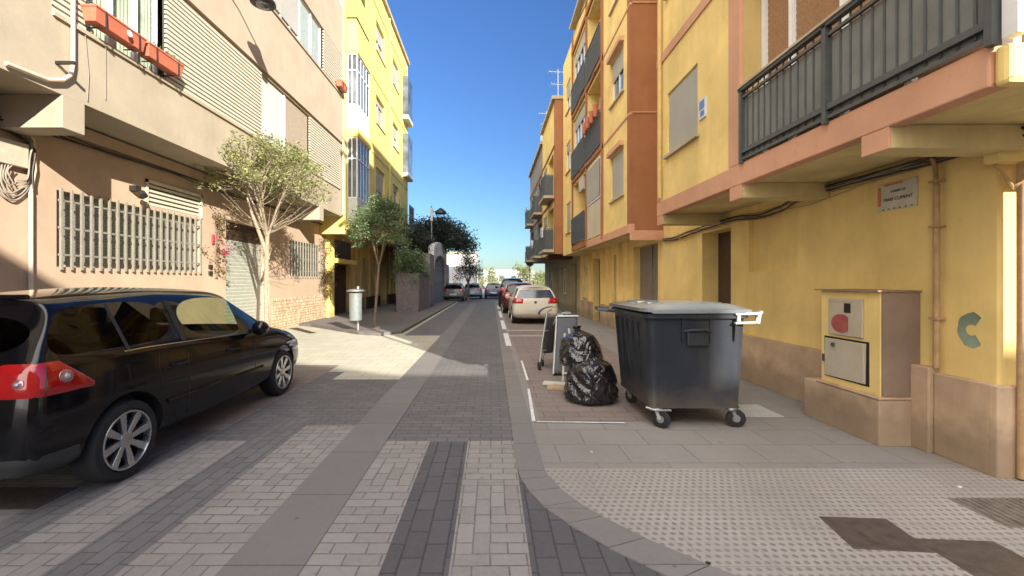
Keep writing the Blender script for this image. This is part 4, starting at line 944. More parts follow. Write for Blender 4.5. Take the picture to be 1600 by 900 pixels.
# unseen block added behind the camera, footprint shaped to shade the crossing
bb = thing('apartment_building', 'unseen cream block added across the side street behind the camera to cast shade', 'building', (10, -14, 0))
foot = [(-3, -8.4), (3.5, -10.3), (9, -12.1), (11.2, -13.2), (13.6, -13.2), (13.6, -14.8), (30, -14.8), (30, -26), (-3, -26)]
q = MB(); q.prism(foot, 0, 10); q.build('wall', m_cream, bb)
for (x, y) in ((0, -9.28), (5.9, -11.09), (12, -13.2), (17, -14.8), (22, -14.8), (26, -14.8)):
    for z in (1.0, 4.0, 7.0):
        f = MB(); f.box(x, x+1.2, y-.05, y+.06, z, z+1.5); o = f.build('window', m_white, bb)
        f = MB(); f.box(x+.07, x+1.13, y+.061, y+.07, z+.07, z+1.43); f.build('pane', m_gl, o)
# ================================================================ far left: garden wall, arch, house, background
gw = thing('garden_wall', 'grey brown garden wall standing in shade past the yellow building', 'wall', (-4, 22, 0))
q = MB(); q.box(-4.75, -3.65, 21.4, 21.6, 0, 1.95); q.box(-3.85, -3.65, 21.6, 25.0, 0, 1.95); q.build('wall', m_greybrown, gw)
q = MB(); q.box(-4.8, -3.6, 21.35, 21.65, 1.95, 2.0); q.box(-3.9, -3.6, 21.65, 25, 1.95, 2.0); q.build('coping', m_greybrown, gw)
q = MB()
for i in range(10): q.box(-4.73+i*.108, -4.66+i*.108, 21.38, 21.401, .05, 1.9)
for i in range(30): q.box(-3.652, -3.635, 21.65+i*.11, 21.72+i*.11, .05, 1.9)
q.build('vertical_boards', plain('weathered_boards', (.17, .145, .15), .8, var=.3), gw)
ar = thing('gateway', 'white arched gateway in the shade of the dark tree at the far left', 'gateway', (-3.7, 28, 0))
PA = side(-3.62, 1); pts = []
q = MB(); q.box(-4.0, -3.6, 25.0, 26.9, 1.4, 3.25); q.build('pillar', m_grayrender, ar)
q = MB(); q.box(-4.0, -3.6, 25.0, 26.9, 0, 1.4); q.build('pillar_base', m_greybrown, ar)
def arcwall(par, y0, y1, zspring, ztop0, ztop1, th, m):
    n = 16; yc = (y0+y1)/2; r = (y1-y0)/2; q = MB()
    for i in range(n):
        ya = y0+(y1-y0)*i/n; yb = y0+(y1-y0)*(i+1)/n
        f = lambda y: zspring+(max(0, 1-((y-yc)/r)**2))**.5*1.15
        g = lambda y: ztop0+(max(0, 1-((y-yc)/(r*1.25))**2))**.5*(ztop1-ztop0)
        q.hexa([(-3.6-th, ya, f(ya)), (-3.6, ya, f(ya)), (-3.6, yb, f(yb)), (-3.6-th, yb, f(yb)), (-3.6-th, ya, g(ya)), (-3.6, ya, g(ya)), (-3.6, yb, g(yb)), (-3.6-th, yb, g(yb))])
    return q.build('arch', m, par)
arcwall(ar, 26.9, 34.5, 2.3, 2.95, 4.35, .35, stucco('white_arch_wall', (.78, .76, .73), .05, .15))
q = MB(); q.box(-4.0, -3.6, 34.5, 36.3, 0, 3.0); q.build('pillar', m_whitewall, ar)
q = MB()
for i in range(26): q.box(-3.83, -3.80, 27.0+i*.29, 27.14+i*.29, .1, 2.75+.9*max(0, 1-((27.07+i*.29-30.7)/3.8)**2)**.5)
for z in (.4, 1.5, 2.5): q.box(-3.84, -3.79, 26.95, 34.45, z, z+.08)
q.build('gate_bars', plain('blue_grey_gate', (.16, .17, .20), .6), ar); q = MB(); q.box(-4.15, -4.1, 26.95, 34.45, 0, 3.6); q.build('gate_shade_sheet', plain('gate_shade', (.03, .03, .038), .7), ar)  # dark sheet stands for the shade inside the gateway
wl = thing('white_house', 'low white house wall behind the dark tree at the end of the left side', 'house', (-4, 42, 0))
q = MB(); q.box(-9, -1.7, 47, 54, 0, 4.7); q.build('wall', m_whitewall, wl); q = MB(); q.box(-9.1, -1.6, 46.9, 54.1, 4.7, 4.85); q.build('cornice', m_slab, wl)
hs = thing('tiled_house', 'dark house with red brown tiled roof rising behind the left garden wall', 'house', (-7, 32, 0))
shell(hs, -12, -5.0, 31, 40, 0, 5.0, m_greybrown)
q = MB(); q.add([(-12.3, 30.8, 4.9), (-4.7, 30.8, 4.9), (-4.7, 40.2, 4.9), (-12.3, 40.2, 4.9), (-8.5, 31, 7.3), (-8.5, 40, 7.3), (-12.3, 30.8, 4.75), (-4.7, 30.8, 4.75), (-4.7, 40.2, 4.75), (-12.3, 40.2, 4.75)], [(0, 1, 4), (1, 2, 5, 4), (2, 3, 5), (3, 0, 4, 5), (6, 7, 8, 9), (0, 1, 7, 6), (1, 2, 8, 7), (2, 3, 9, 8), (3, 0, 6, 9)])
q.build('roof', m_tile, hs)
# far side of the cross street
random.seed(77)
for i, (x0, x1, y, z1, m_, lb) in enumerate(((-45, -12, 95, 5.5, m_whitewall, 'long pale low building on the horizon left of the street'), (-2, 11, 110, 4.6, m_whitewall, 'low white building on the horizon at the end of the street'), (14, 40, 100, 9, m_cream, 'cream block behind the right hand buildings on the horizon'))):
    t = thing('far_building', lb, 'building', ((x0+x1)/2, y, 0)); shell(t, x0, x1, y, y+12, 0, z1, m_)
    n = int((x1-x0)/3); f = MB()
    for k in range(n): f = MB(); f.box(x0+1+k*3, x0+2.4+k*3, y-.06, y+.02, z1*.35, z1*.7); f.build('window', m_gl, t)

# ---------------------------------------------------------------- street lamp
sl_ = thing('street_lamp', 'slim street lamp with a dark side lantern rising behind the dark tree crown', 'street lamp', (-4.2, 30, 0))
q = MB(); q.tube([(-4.2, 30, 0), (-4.2, 30, 6.9)], [.07, .045], 8); q.build('pole', m_metal, sl_, smooth=True)
q = MB(); q.box(-4.28, -4.1, 29.9, 30.1, 5.85, 6.75); q.build('mast_head', m_metal, sl_)
q = MB(); q.bar((-4.2, 30, 6.5), (-3.6, 30, 6.52), .05, .05); q.build('arm', m_cableb, sl_)
q = MB(); q.lathe((-3.55, 30, 6.35), (0, 0, 1), [(.42, 0), (.4, .12), (.2, .3), (.05, .4)], 14); q.build('lantern', m_cableb, sl_, smooth=True)
# ---------------------------------------------------------------- trees
m_bark1 = plain('pale_bark', (.29, .235, .165), .85, var=.25, nscale=14, bs=.5)
m_bark2 = plain('grey_bark', (.22, .16, .11), .85, var=.3, nscale=14, bs=.5)
m_leafA = leafmat('yellow_green_leaves', (.17, .20, .06), (.30, .32, .12), (.50, .48, .24))
m_leafB = leafmat('mid_green_leaves', (.07, .13, .05), (.16, .24, .10), (.30, .38, .22))
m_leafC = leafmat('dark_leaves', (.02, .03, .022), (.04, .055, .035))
m_leafD = leafmat('sunlit_park_leaves', (.10, .13, .04), (.20, .22, .08))
def leaves(mb, centres, n, size, rng, spread, flat_=.5):
    for c in centres:
        for _ in range(n):
            g_3 = [max(-1.5, min(1.5, rng.gauss(0, 1))) for _g in range(3)]
            p = c+Vector((g_3[0], g_3[1], g_3[2]*.8))*spread
            d = Vector((rng.uniform(-1, 1), rng.uniform(-1, 1), rng.uniform(-.8, .5))).normalized()
            sd = d.cross(Vector((rng.uniform(-1, 1), rng.uniform(-1, 1), 1))).normalized(); L = size*rng.uniform(.6, 1.3); wd = L*.32
            m_ = p+d*L*.5
            mb.add([p, m_+sd*wd, p+d*L, m_-sd*wd], [(0, 1, 2, 3)])
def tree(name, label, base, trunk, cz, rad, nb, nl, leafsize, mb_, ml, seed, tr=.06, limbs=7, spread=.12, group=None, lean=(0, 0), leaf_min=0.0, bare=0, low=-.5):
    rng = random.Random(seed); base = Vector(base); top = base+Vector((lean[0], lean[1], trunk))
    t = thing(name, label, 'tree', base, group)
    wood = MB(); mid = base.lerp(top, .5)+Vector((rng.uniform(-.04, .04), rng.uniform(-.04, .04), 0))
    wood.tube([base-Vector((0, 0, .05)), base+Vector((0, 0, .1)), mid, top], [tr*1.35, tr*1.1, tr*.92, tr*.8], 10)
    C_ = base+Vector((lean[0], lean[1], cz)); tips = []
    for i in range(nb):
        a = 2*math.pi*(i+rng.random()*.7)/nb*2.4; u = rng.uniform(low, 1); rr = (1-u*u)**.5 if u > 0 else 1.0
        k = rng.uniform(.62, 1.0)
        e = C_+Vector((math.cos(a)*rad[0]*rr*k, math.sin(a)*rad[1]*rr*k, u*rad[2]*rng.uniform(.8, 1.05)))
        tips.append(e)
    main = []
    for i in range(limbs):
        a = 2*math.pi*i/limbs+rng.uniform(-.3, .3); e = C_+Vector((math.cos(a)*rad[0]*.45, math.sin(a)*rad[1]*.45, rng.uniform(-.1, .35)*rad[2]))
        m2 = top.lerp(e, .5)+Vector((rng.uniform(-.1, .1), rng.uniform(-.1, .1), -.08))*rad[0]*.4
        wood.tube([top-Vector((0, 0, .05)), m2, e], [tr*.6, tr*.4, tr*.22], 6); main.append((m2, e))
    for e in tips:
        s_ = min(main, key=lambda q: (q[1]-e).length); st = s_[0].lerp(s_[1], rng.uniform(.2, 1))
        J = lambda a: Vector((rng.uniform(-a, a), rng.uniform(-a, a), rng.uniform(-a, a)))*rad[0]
        m2 = st.lerp(e, .45)+J(.11); m3 = st.lerp(e, .75)+J(.08)
        wood.tube([st, st.lerp(m2, .5)+J(.04), m2, m3, e], [tr*.15, tr*.12, tr*.09, tr*.06, tr*.04], 4, caps=False)
        for _ in range(2):
            e2 = m2.lerp(e, rng.random())+Vector((rng.uniform(-1, 1), rng.uniform(-1, 1), rng.uniform(-.4, .9)))*rad[0]*.16
            wood.tube([m2, e2], [tr*.08, tr*.04], 3, caps=False)
    for _ in range(bare):
        a = rng.uniform(0, 2*math.pi); e = C_+Vector((math.cos(a)*rad[0]*rng.uniform(.5, .98), math.sin(a)*rad[1]*rng.uniform(.5, .98), -rad[2]*rng.uniform(.35, .8)))
        m2 = top.lerp(e, .55)+Vector((0, 0, -.02)); wood.tube([top+Vector((0, 0, rng.uniform(0, .2))), m2, e], [tr*.16, tr*.1, tr*.05], 4, caps=False)
        for _2 in range(3):
            p0 = m2.lerp(e, rng.random()); wood.tube([p0, p0+Vector((rng.uniform(-1, 1), rng.uniform(-1, 1), rng.uniform(-.3, .8)))*.22], [tr*.07, tr*.04], 3, caps=False)
    wood.build('trunk', mb_, t, smooth=False)
    lf = MB(); leaves(lf, tips, nl, leafsize, rng, spread); inner = [C_.lerp(e, rng.uniform(.4, .85)) for e in tips if e.z > C_.z-.2*rad[2]]
    leaves(lf, inner, int(nl*.7), leafsize, rng, spread*1.2)
    lf.build('crown', ml, t)
    return t
t1 = tree('small_tree', 'sparse yellow green street tree with pale forked trunk in front of the garage shutter', (-5.62, 10.75, 0), 2.75, 4.15, (1.5, 1.45, 1.0), 130, 50, .068, m_bark1, m_leafA, 4, .060, 6, .105, 'small street trees on the left', bare=18, low=-.4)
q = MB(); q.tube([(-5.60, 10.75, 2.15), (-5.75, 10.7, 2.7), (-5.95, 10.65, 3.3), (-6.05, 10.6, 3.7)], [.05, .045, .035, .02], 8); q.build('side_trunk', m_bark1, t1)
tree('small_tree', 'dense green street tree beside the metal litter bin', (-3.93, 14.4, 0), 2.15, 3.5, (1.02, 1.0, .95), 130, 60, .072, m_bark2, m_leafB, 9, .045, 7, .11, 'small street trees on the left', lean=(.12, .1), low=-.75)
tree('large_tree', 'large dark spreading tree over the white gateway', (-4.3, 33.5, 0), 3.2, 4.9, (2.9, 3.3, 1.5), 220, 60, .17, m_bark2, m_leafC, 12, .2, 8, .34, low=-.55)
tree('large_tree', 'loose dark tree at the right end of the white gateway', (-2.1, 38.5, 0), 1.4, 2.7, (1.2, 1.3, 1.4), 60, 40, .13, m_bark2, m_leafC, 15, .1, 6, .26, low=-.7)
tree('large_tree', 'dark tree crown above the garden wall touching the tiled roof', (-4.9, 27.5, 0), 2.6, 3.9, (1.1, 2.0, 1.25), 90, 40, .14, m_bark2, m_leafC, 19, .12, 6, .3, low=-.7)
h = MB(); rng = random.Random(6); leaves(h, [Vector((rng.uniform(-4.9, -3.75), rng.uniform(21.3, 25.6), rng.uniform(1.6, 3.2))) for _ in range(230)], 26, .12, rng, .16)
hd = thing('hedge', 'untidy green hedge rising above the grey brown garden wall', 'hedge', (-4.4, 23.2, 0)); h.build('foliage', m_leafB, hd)
h = MB()
for i in range(9): h.tube([(-4.7+.08*i, 22+.3*i, 0), (-4.6+.06*i, 22+.3*i, 2.4)], .02, 5)
h.build('stems', m_bark2, hd)
# park trees and hedge beyond the cross street
descs = ['broad', 'slim', 'low', 'tall narrow', 'rounded', 'ragged', 'small', 'bushy']
park = []
rng = random.Random(31)
for i in range(8):
    x = -13+i*3.4+rng.uniform(-.8, .8); y = rng.uniform(56, 78); nm = descs[i]
    hgt = (2.2, 3.2, 1.8, 4.2, 2.6, 3.0, 2.0, 2.6)[i]*1.0
    where = ('behind the white house', 'just right of the white house', 'left of the street axis', 'on the street axis', 'over the blue cars', 'above the dark parked cars', 'left of the red car', 'behind the last right hand building')[i]
    tree('park_tree', '%s sunlit park tree at the end of the street, %s' % (nm, where), (x, y, 0), hgt*.5, hgt*.95, ((1.6, .8, 1.5, .7, 1.4, 1.2, 1.3, 1.6)[i],)*2+(hgt*.55,), 34, 16, .28, m_bark2, m_leafD, 40+i, .07, 4, .3, 'park trees at the end of the street', low=-.8)
h = MB(); rng = random.Random(8); leaves(h, [Vector((rng.uniform(-22, 20), rng.uniform(60, 66), rng.uniform(.2, 1.0)+1.7*rng.random()**2)) for _ in range(700)], 14, .3, rng, .3)
tag(h.build('park_hedge', m_leafD), kind='stuff'); bpy.data.objects['park_hedge']['label'] = 'continuous sunlit hedge and shrubs beyond the cross street'; bpy.data.objects['park_hedge']['category'] = 'hedge'
# climbing plant between the two left buildings, and by the garage
def vine(label, x, y, z0, z1, wd, n, seed, ml, flowers=False):
    rng = random.Random(seed); t = thing('climbing_plant', label, 'plant', (x, y, z0))
    q = MB()
    for k in range(4):
        q.tube([(x+.03, y+rng.uniform(-.1, .1)*wd, z0+(z1-z0)*i/6) for i in range(7)], .012, 5)
    q.build('stem', m_bark2, t)
    q = MB(); cs = [Vector((x+rng.uniform(.05, .22), y+rng.gauss(0, .35)*wd, z0+(z1-z0)*rng.random()**.8)) for _ in range(n)]
    leaves(q, cs, 12, .08, rng, .07); q.build('foliage', ml, t)
    if flowers:
        q = MB(); cs = [Vector((x+.2, y+rng.gauss(0, .12), z0+(z1-z0)*.45+rng.gauss(0, .1))) for _ in range(8)]; leaves(q, cs, 10, .06, rng, .04); q.build('blossom', plain('magenta_blossom', (.42, .02, .09), .6), t)
m_dry = leafmat('dry_vine_leaves', (.13, .10, .05), (.24, .19, .10))
vine('dry brown climbing plant between the pink and the yellow building', -6.98, 17.85, .9, 3.4, 1.2, 70, 3, m_dry)
vine('straggly climbing plant with red flowers between the vent grille and the garage', -6.98, 10.85, 1.7, 3.3, .8, 26, 5, m_dry, True)
# ================================================================ CARS
m_tyre = plain('tyre_rubber', (.018, .018, .019), .85, var=.2)
m_rim = plain('alloy_rim', (.5, .5, .51), .28, .85, var=.08)
m_rimd = plain('brake_dark', (.02, .02, .022), .6)
m_carglass = glassy('tinted_car_glass', (.012, .012, .014), .03, .3); m_carglass.node_tree.nodes['Principled BSDF'].inputs['Specular IOR Level'].default_value = .55
m_frontglass = seeglass('clear_car_glass', (.62, .68, .58), .03, .3); m_reartint = seeglass('tinted_rear_glass', (.09, .09, .10), .02, .3)
m_trimblack = plain('black_plastic', (.02, .02, .022), .55, var=.1)
m_chrome = plain('chrome_strip', (.55, .55, .56), .15, 1.0, var=.05)
m_lampred = plain('red_lens', (.40, .008, .010), .08, var=.12, nscale=20, coat=.6)
m_lampclr = plain('clear_lens', (.5, .5, .55), .08, coat=.6, var=.1)
m_lampin = plain('lamp_reflector', (.42, .25, .28), .16, .6, var=.2)
def carpaint(name, c, rough=.22):
    return plain(name, c, rough, var=.04, spec=.3, coat=.25, nscale=2)
def make_car(label, group, paint, x, y, hz=1.0, suv=0, detail=False, rotz=0, name='parked_car', glass=None, Wd=.87, L=4.2, trim=None):
    """car pointing to +Y, origin under its tail; returns the thing"""
    glass = glass or m_carglass
    t = thing(name, label, 'car', (x, y, 0), group)
    k = L/4.2; s = hz
    # ring z's: bottom, bottom side, sill, low, mid, shoulder, window bottom, window top, roof edge, roof mid, roof centre
    def st(yy, w, zb, sh, wt, wr, offs=None, gh=True, hood=None):
        if gh: zs = [zb, zb, zb+.09, .46, .70, sh, sh+.045, wt, wt+.07, wt+.095, wt+.105]; xs = [0, w*.8, w*.965, w*1.0, w*1.0, w*.965, w*.925, wr+.045, wr-.03, wr*.5, 0]
        else: zs = [zb, zb, zb+.09, min(.46, hood-.25), min(.64, hood-.12), hood-.06, hood-.03, hood, hood+.015, hood+.03, hood+.035]; xs = [0, w*.8, w*.965, w*1.0, w*.995, w*.96, w*.92, w*.85, w*.72, w*.4, 0]
        return [(xs[i], (yy+(offs[i] if offs else 0))*k, zs[i]*s) for i in range(11)]
    sh = .985 if detail else .95
    Tt = 1.35
    off0 = [.10, .08, .03, 0, .03, .075, .10, .36, .33, .30, .28] if not suv else [.08, .06, .02, 0, .0, .03, .05, .22, .2, .17, .15]
    off1 = [0, 0, 0, 0, 0, 0, .02, .12, .12, .12, .12]
    rings = [st(0, .79, .30, sh-.02, Tt-.03, .57, off0), st(.12, .83, .25, sh, Tt-.015, .575, [0, 0, 0, 0, 0, .02, .04, .26, .26, .26, .26]), st(.42, .86, .2, sh, Tt, .56, off1), st(.72, .868, .17, sh, Tt+.01, .57, [0]*11),
             st(1.38, .872, .17, sh-.02, Tt+.03, .585), st(1.46, .872, .17, sh-.023, Tt+.03, .585), st(2.25, .872, .17, sh-.06, Tt+.01, .58), st(2.42, .872, .17, sh-.065, Tt-.03, .57),
             st(3.12, .868, .18, 0, 0, 0, None, False, .95), st(3.3, .866, .18, 0, 0, 0, None, False, .925), st(3.75, .85, .2, 0, 0, 0, None, False, .83), st(4.05, .78, .22, 0, 0, 0, None, False, .70), st(4.2, .62, .27, 0, 0, 0, None, False, .58)]
    nr = len(rings); V = []; idx = []
    fw = Wd/.87
    for r_ in rings:
        row = []
        for i, (px, py, pz) in enumerate(r_):
            V.append((px*fw, py, pz)); row.append(len(V)-1)
        lrow = [row[0]]
        for i in range(1, 10): px, py, pz = r_[i]; V.append((-px*fw, py, pz)); lrow.append(len(V)-1)
        lrow.append(row[10]); idx.append((row, lrow))
    F = []; Mi = []
    def addf(f, m_): F.append(f); Mi.append(m_)
    for a in range(nr-1):
        for j in range(10):
            mi = 0
            if j == 6 and a in (1, 2, 3, 5, 6): mi = 1
            if j == 6 and a in (1, ) and suv == 0: mi = 1
            if a == 7 and j in (7, 8, 9): mi = 2
            if a == 7 and j == 6: mi = 1
            if a == 7 and j == 6: mi = 0
            for side_ in (0, 1):
                A, B = idx[a][side_], idx[a+1][side_]
                f = [A[j], B[j], B[j+1], A[j+1]]
                addf(f if side_ == 0 else f[::-1], mi)
    for e, a in ((0, 0), (1, nr-1)):
        Rr, Lr = idx[a]
        for j in range(10):
            f = [v for v in (Rr[j], Rr[j+1], Lr[j+1], Lr[j])]
            f2 = []
            for v in f:
                if v not in f2: f2.append(v)
            mi = 3 if (e == 0 and j == 6) else 0
            addf(f2 if e == 0 else f2[::-1], mi)
    me = bpy.data.meshes.new('tmp'); me.from_pydata(V, [], F)
    for q_ in range(5): me.materials.append(paint if q_ == 0 else (glass if q_ < 4 else m_rimd))
    me.polygons.foreach_set('material_index', Mi)
    bm = bmesh.new(); bm.from_mesh(me); bmesh.ops.recalc_face_normals(bm, faces=bm.faces)
    cl = bm.edges.layers.float.get('crease_edge') or bm.edges.layers.float.new('crease_edge')
    for e in bm.edges:
        ms = {f.material_index for f in e.link_faces}
        if len(ms) > 1: e[cl] = 1.0
    bm.to_mesh(me); bm.free()
    o = bpy.data.objects.new('tmp', me); col.objects.link(o)
    md = o.modifiers.new('s', 'SUBSURF'); md.levels = 3 if detail else 2; md.render_levels = md.levels
    wr_ = .318*(1.0 if s < 1.1 else 1.06); ar_ = wr_+.055; wy = (.76*k, 3.36*k)
    cut = MB()
    for yy in wy: cut.lathe((-1.2, yy, wr_+.01), (1, 0, 0), [(ar_, 0), (ar_, .53)], 40); cut.lathe((.67, yy, wr_+.01), (1, 0, 0), [(ar_, 0), (ar_, .53)], 40)
    co = cut.build('cut', m_rimd); co.data.materials.clear()
    for q_ in range(5): co.data.materials.append(paint if q_ == 0 else (glass if q_ < 4 else m_rimd))
    for p in co.data.polygons: p.material_index = 4
    bo = o.modifiers.new('b', 'BOOLEAN'); bo.operation = 'DIFFERENCE'; bo.solver = 'EXACT'; bo.object = co
    bpy.context.view_layer.update(); dg = bpy.context.evaluated_depsgraph_get()
    ev = bpy.data.meshes.new_from_object(o.evaluated_get(dg))
    bvh = BVHTree.FromPolygons([v.co[:] for v in ev.vertices], [p.vertices[:] for p in ev.polygons])
    bpy.data.objects.remove(o); bpy.data.objects.remove(co)
    names = {0: 'body', 1: 'side_window', 2: 'windscreen', 3: 'rear_window', 4: 'wheel_arch'}; mats = {0: paint, 1: glass, 2: glass, 3: glass, 4: m_rimd}
    for mi, nm, sg_ in [(0, 'body', 0), (2, 'windscreen', 0), (3, "rear_window", 0)]+[(m_, n_, g) for m_, n_ in ((1, 'side_window'), (4, 'wheel_arch')) for g in ((1, 0), (1, 1), (-1, 0), (-1, 1))]:
        bm = bmesh.new(); bm.from_mesh(ev); cut_y = (1.42 if mi == 1 else 2.0)*k
        bmesh.ops.delete(bm, geom=[f for f in bm.faces if f.material_index != mi or (sg_ and (f.calc_center_median().x*sg_[0] < 0 or (f.calc_center_median().y > cut_y) != bool(sg_[1])))], context='FACES')
        if not bm.faces: bm.free(); continue
        for f in bm.faces: f.material_index = 0; f.smooth = mi != 4
        m2 = bpy.data.meshes.new(nm); bm.to_mesh(m2); bm.free(); m2.materials.append((m_reartint if (mi == 3 or (mi == 1 and not sg_[1])) else m_frontglass) if (detail and mi in (1, 2, 3)) else mats[mi])
        if mi == 0:
            try: m2.set_sharp_from_angle(angle=R(50))
            except Exception: pass
        ob = bpy.data.objects.new(nm, m2); col.objects.link(ob); ob.parent = t; ORG[ob.name] = Vector((0, 0, 0))
    Lc = dict(parent=t, local=True)
    # patches laid on the body: rays shot inwards from round a vertical axis
    def hit(th, z, cx=0., cy=1.0):
        d = Vector((math.sin(th), -math.cos(th), 0)); o_ = Vector((cx, cy*k, z))+d*4
        h_, n_, i_, ds = bvh.ray_cast(o_, -d)
        return (h_, n_) if h_ is not None else (Vector((cx, cy, z)), d)
    def patch(rows, off=.006, cx=0., cy=1.0, nz=6):
        """rows: list of (theta, zlow, zhigh)"""
        q = MB(); n = len(rows); g = []
        for th, a, b_ in rows:
            for j in range(nz+1):
                z = (a+(b_-a)*j/nz)*s; h_, nn = hit(th, z, cx, cy); e_ = 0 if j in (0, nz) or th in (rows[0][0], rows[-1][0]) else off
                g.append(h_+nn*(e_+.002))
        fs = []
        for i in range(n-1):
            for j in range(nz): fs.append((i*(nz+1)+j, (i+1)*(nz+1)+j, (i+1)*(nz+1)+j+1, i*(nz+1)+j+1))
        q.add(g, fs); return q
    def lin(a, b_, n): return [a+(b_-a)*i/n for i in range(n+1)]
    for sd in (1, -1):
        th = lin(R(27), R(58), 14)
        rows = [(sd*a, .795, 1.005-(.0 if i < 9 else .036*(i-9))-(0 if i > 3 else .012*(3-i)**1.5)) for i, a in enumerate(th)]
        lt = patch(rows, .012).build('tail_light', m_lampred if paint is not None else m_lampred, smooth=True, **Lc)
        for thc, zc, rr in ((38, .885, .034), (48.5, .90, .05)):
            q = MB(); h_, nn = hit(sd*R(thc), zc*s)
            q.lathe(h_+nn*.004, nn, [(rr, 0), (rr*.9, .014), (rr*.45, .017), (rr*.3, .02)], 20); q.build('reflector', m_lampin, lt, local=True, smooth=True)
            q = MB(); q.lathe(h_+nn*.02, nn, [(rr*.38, 0), (rr*.3, .01), (.001, .013)], 16); q.build('bulb_lens', m_lampclr, lt, local=True, smooth=True)
        q = patch([(sd*R(43.4)+.004*i, .80, 1.0) for i in range(3)], .016); q.build('lens_divider', m_trimblack, lt, local=True)
        if detail: # head lamps only matter close by
            rows = [(sd*a, .56, .70) for a in lin(R(146), R(163), 8)]
            patch(rows, .008, cy=2.2).build('headlight', m_lampclr, smooth=True, **Lc)
    if not detail:
        q = MB(); g = []; nx_, nz_2 = 12, 6
        for j in range(nz_2+1):
            zz = (1.00+.30*j/nz_2); hw = (.70-.13*j/nz_2)*fw
            for i in range(nx_+1):
                xx = -hw+2*hw*i/nx_; h_, nn, i_, ds = bvh.ray_cast(Vector((xx, -2, zz*s)), Vector((0, 1, 0)))
                g.append((h_+nn*.006) if h_ is not None else Vector((xx, .2, zz*s)))
        q.add(g, [(j*(nx_+1)+i, j*(nx_+1)+i+1, (j+1)*(nx_+1)+i+1, (j+1)*(nx_+1)+i) for j in range(nz_2) for i in range(nx_)]); q.build('rear_window', glass, smooth=True, **Lc)
    # bumper lower apron
    rows = [(a, .27, .42) for a in lin(R(-62), R(62), 40)]
    patch(rows, .006).build('bumper_apron', trim or m_trimblack, smooth=True, **Lc)
    q = MB(); q.box(-.27, .27, -.022*0-.03, -.008, (.52)*s, (.63)*s); 
    h_, nn = hit(0, .575*s); q = MB(); q.box(-.27, .27, h_.y-.018, h_.y+.004, .515*s, .63*s); pl = q.build('number_plate', plain('plate_white', (.6, .6, .58), .4, var=.05), **Lc)
    h2, _ = hit(0, .86*s); q = MB(); q.lathe((0, h2.y-.004, .84*s), (0, -1, 0), [(.055, 0), (.05, .012)], 20); q.build('badge_disc', m_chrome, **Lc)
    # mirrors
    for sd in (1, -1):
        q = MB(); q.lathe((sd*(.87*fw+.09), 2.55*k, .985*s), (0, 1, 0), [(.03, -.07), (.085, -.045), (.095, 0), (.075, .06), (.02, .09)], 12); q.bar((sd*.80*fw, 2.58*k, .94*s), (sd*(.87*fw+.05), 2.56*k, .96*s), .05, .04)
        q.build('wing_mirror', paint, smooth=True, **Lc)
    if detail:
        m_seat = plain('dark_seat_fabric', (.03, .03, .033), .9)
        for sx__ in (-.36, .36):
            for yy in (2.05, 1.1):
                q = MB(); q.hexa([(sx__-.25, yy-.1, .45), (sx__+.25, yy-.1, .45), (sx__+.25, yy+.45, .52), (sx__-.25, yy+.45, .52), (sx__-.25, yy-.1, .58), (sx__+.25, yy-.1, .58), (sx__+.25, yy+.45, .66), (sx__-.25, yy+.45, .66)])
                q.hexa([(sx__-.24, yy-.12, .55), (sx__+.24, yy-.12, .55), (sx__+.24, yy+.02, .55), (sx__-.24, yy+.02, .55), (sx__-.2, yy-.28, 1.14), (sx__+.2, yy-.28, 1.14), (sx__+.2, yy-.18, 1.14), (sx__-.2, yy-.18, 1.14)])
                q.box(sx__-.12, sx__+.12, yy-.33, yy-.24, 1.17, 1.33); q.build('seat', m_seat, bevel=.04, seg=3, **Lc)
        q = MB(); q.box(-.7, .7, 2.55, 3.0, .7, .95); q.build('dashboard', m_seat, bevel=.04, **Lc)
        q = MB(); q.tube([(-.36+.18*math.cos(a), 2.45+.06*math.sin(a), .93+.17*math.sin(a)) for a in [i*math.pi/10 for i in range(21)]], .014, 6); q.build('steering_wheel', m_trimblack, **Lc)
        for sd in (1, -1):
            q = MB()
            for (ya, yb, za, zb) in ((1.42, 1.42, .24, .93), (2.56, 2.56, .26, .90), (.98, 1.42, .50, .50)):
                pass
            # shut lines as thin dark grooves following the side
            def sline(pts_, r_=.0035):
                out = []
                for (yy, zz) in pts_:
                    h_, nn, i_, ds = bvh.ray_cast(Vector((sd*3, yy*k, zz*s)), Vector((-sd, 0, 0)))
                    if h_ is not None: out.append(h_+Vector((sd*.0005, 0, 0)))
                if len(out) > 1: q.tube(out, r_, 5)
            sline([(1.44, .26+i*.07) for i in range(10)]); sline([(2.60, .26+i*.07) for i in range(10)]); sline([(1.10, .93), (1.08, .8), (1.13, .62), (1.22, .45), (1.25, .26)])
            q.build('shut_line', m_trimblack, **Lc)
            q = MB()
            for yy in (1.22, 2.05):
                h_, nn, i_, ds = bvh.ray_cast(Vector((sd*3, (yy+.1)*k, .80*s)), Vector((-sd, 0, 0))); xo = h_.x+sd*.03
                q.tube([(h_.x-sd*.005, yy*k, .80*s), (xo, (yy+.03)*k, .80*s), (xo, (yy+.17)*k, .80*s), (h_.x-sd*.005, (yy+.2)*k, .80*s)], .014, 8)
            q.build('door_handle', paint, smooth=True, **Lc)
            q = MB(); pts_ = []
            for i in range(24):
                yy = .75+i*.078; zz = .99-.055*max(0, (yy-1.0)/1.5)
                h_, nn, i_, ds = bvh.ray_cast(Vector((sd*3, yy*k, zz*s)), Vector((-sd, 0, 0)))
                if h_ is not None: pts_.append(h_)
            q.tube(pts_, .007, 6); q.build('window_trim', m_chrome, smooth=True, **Lc)
            q = MB(); pts_ = []
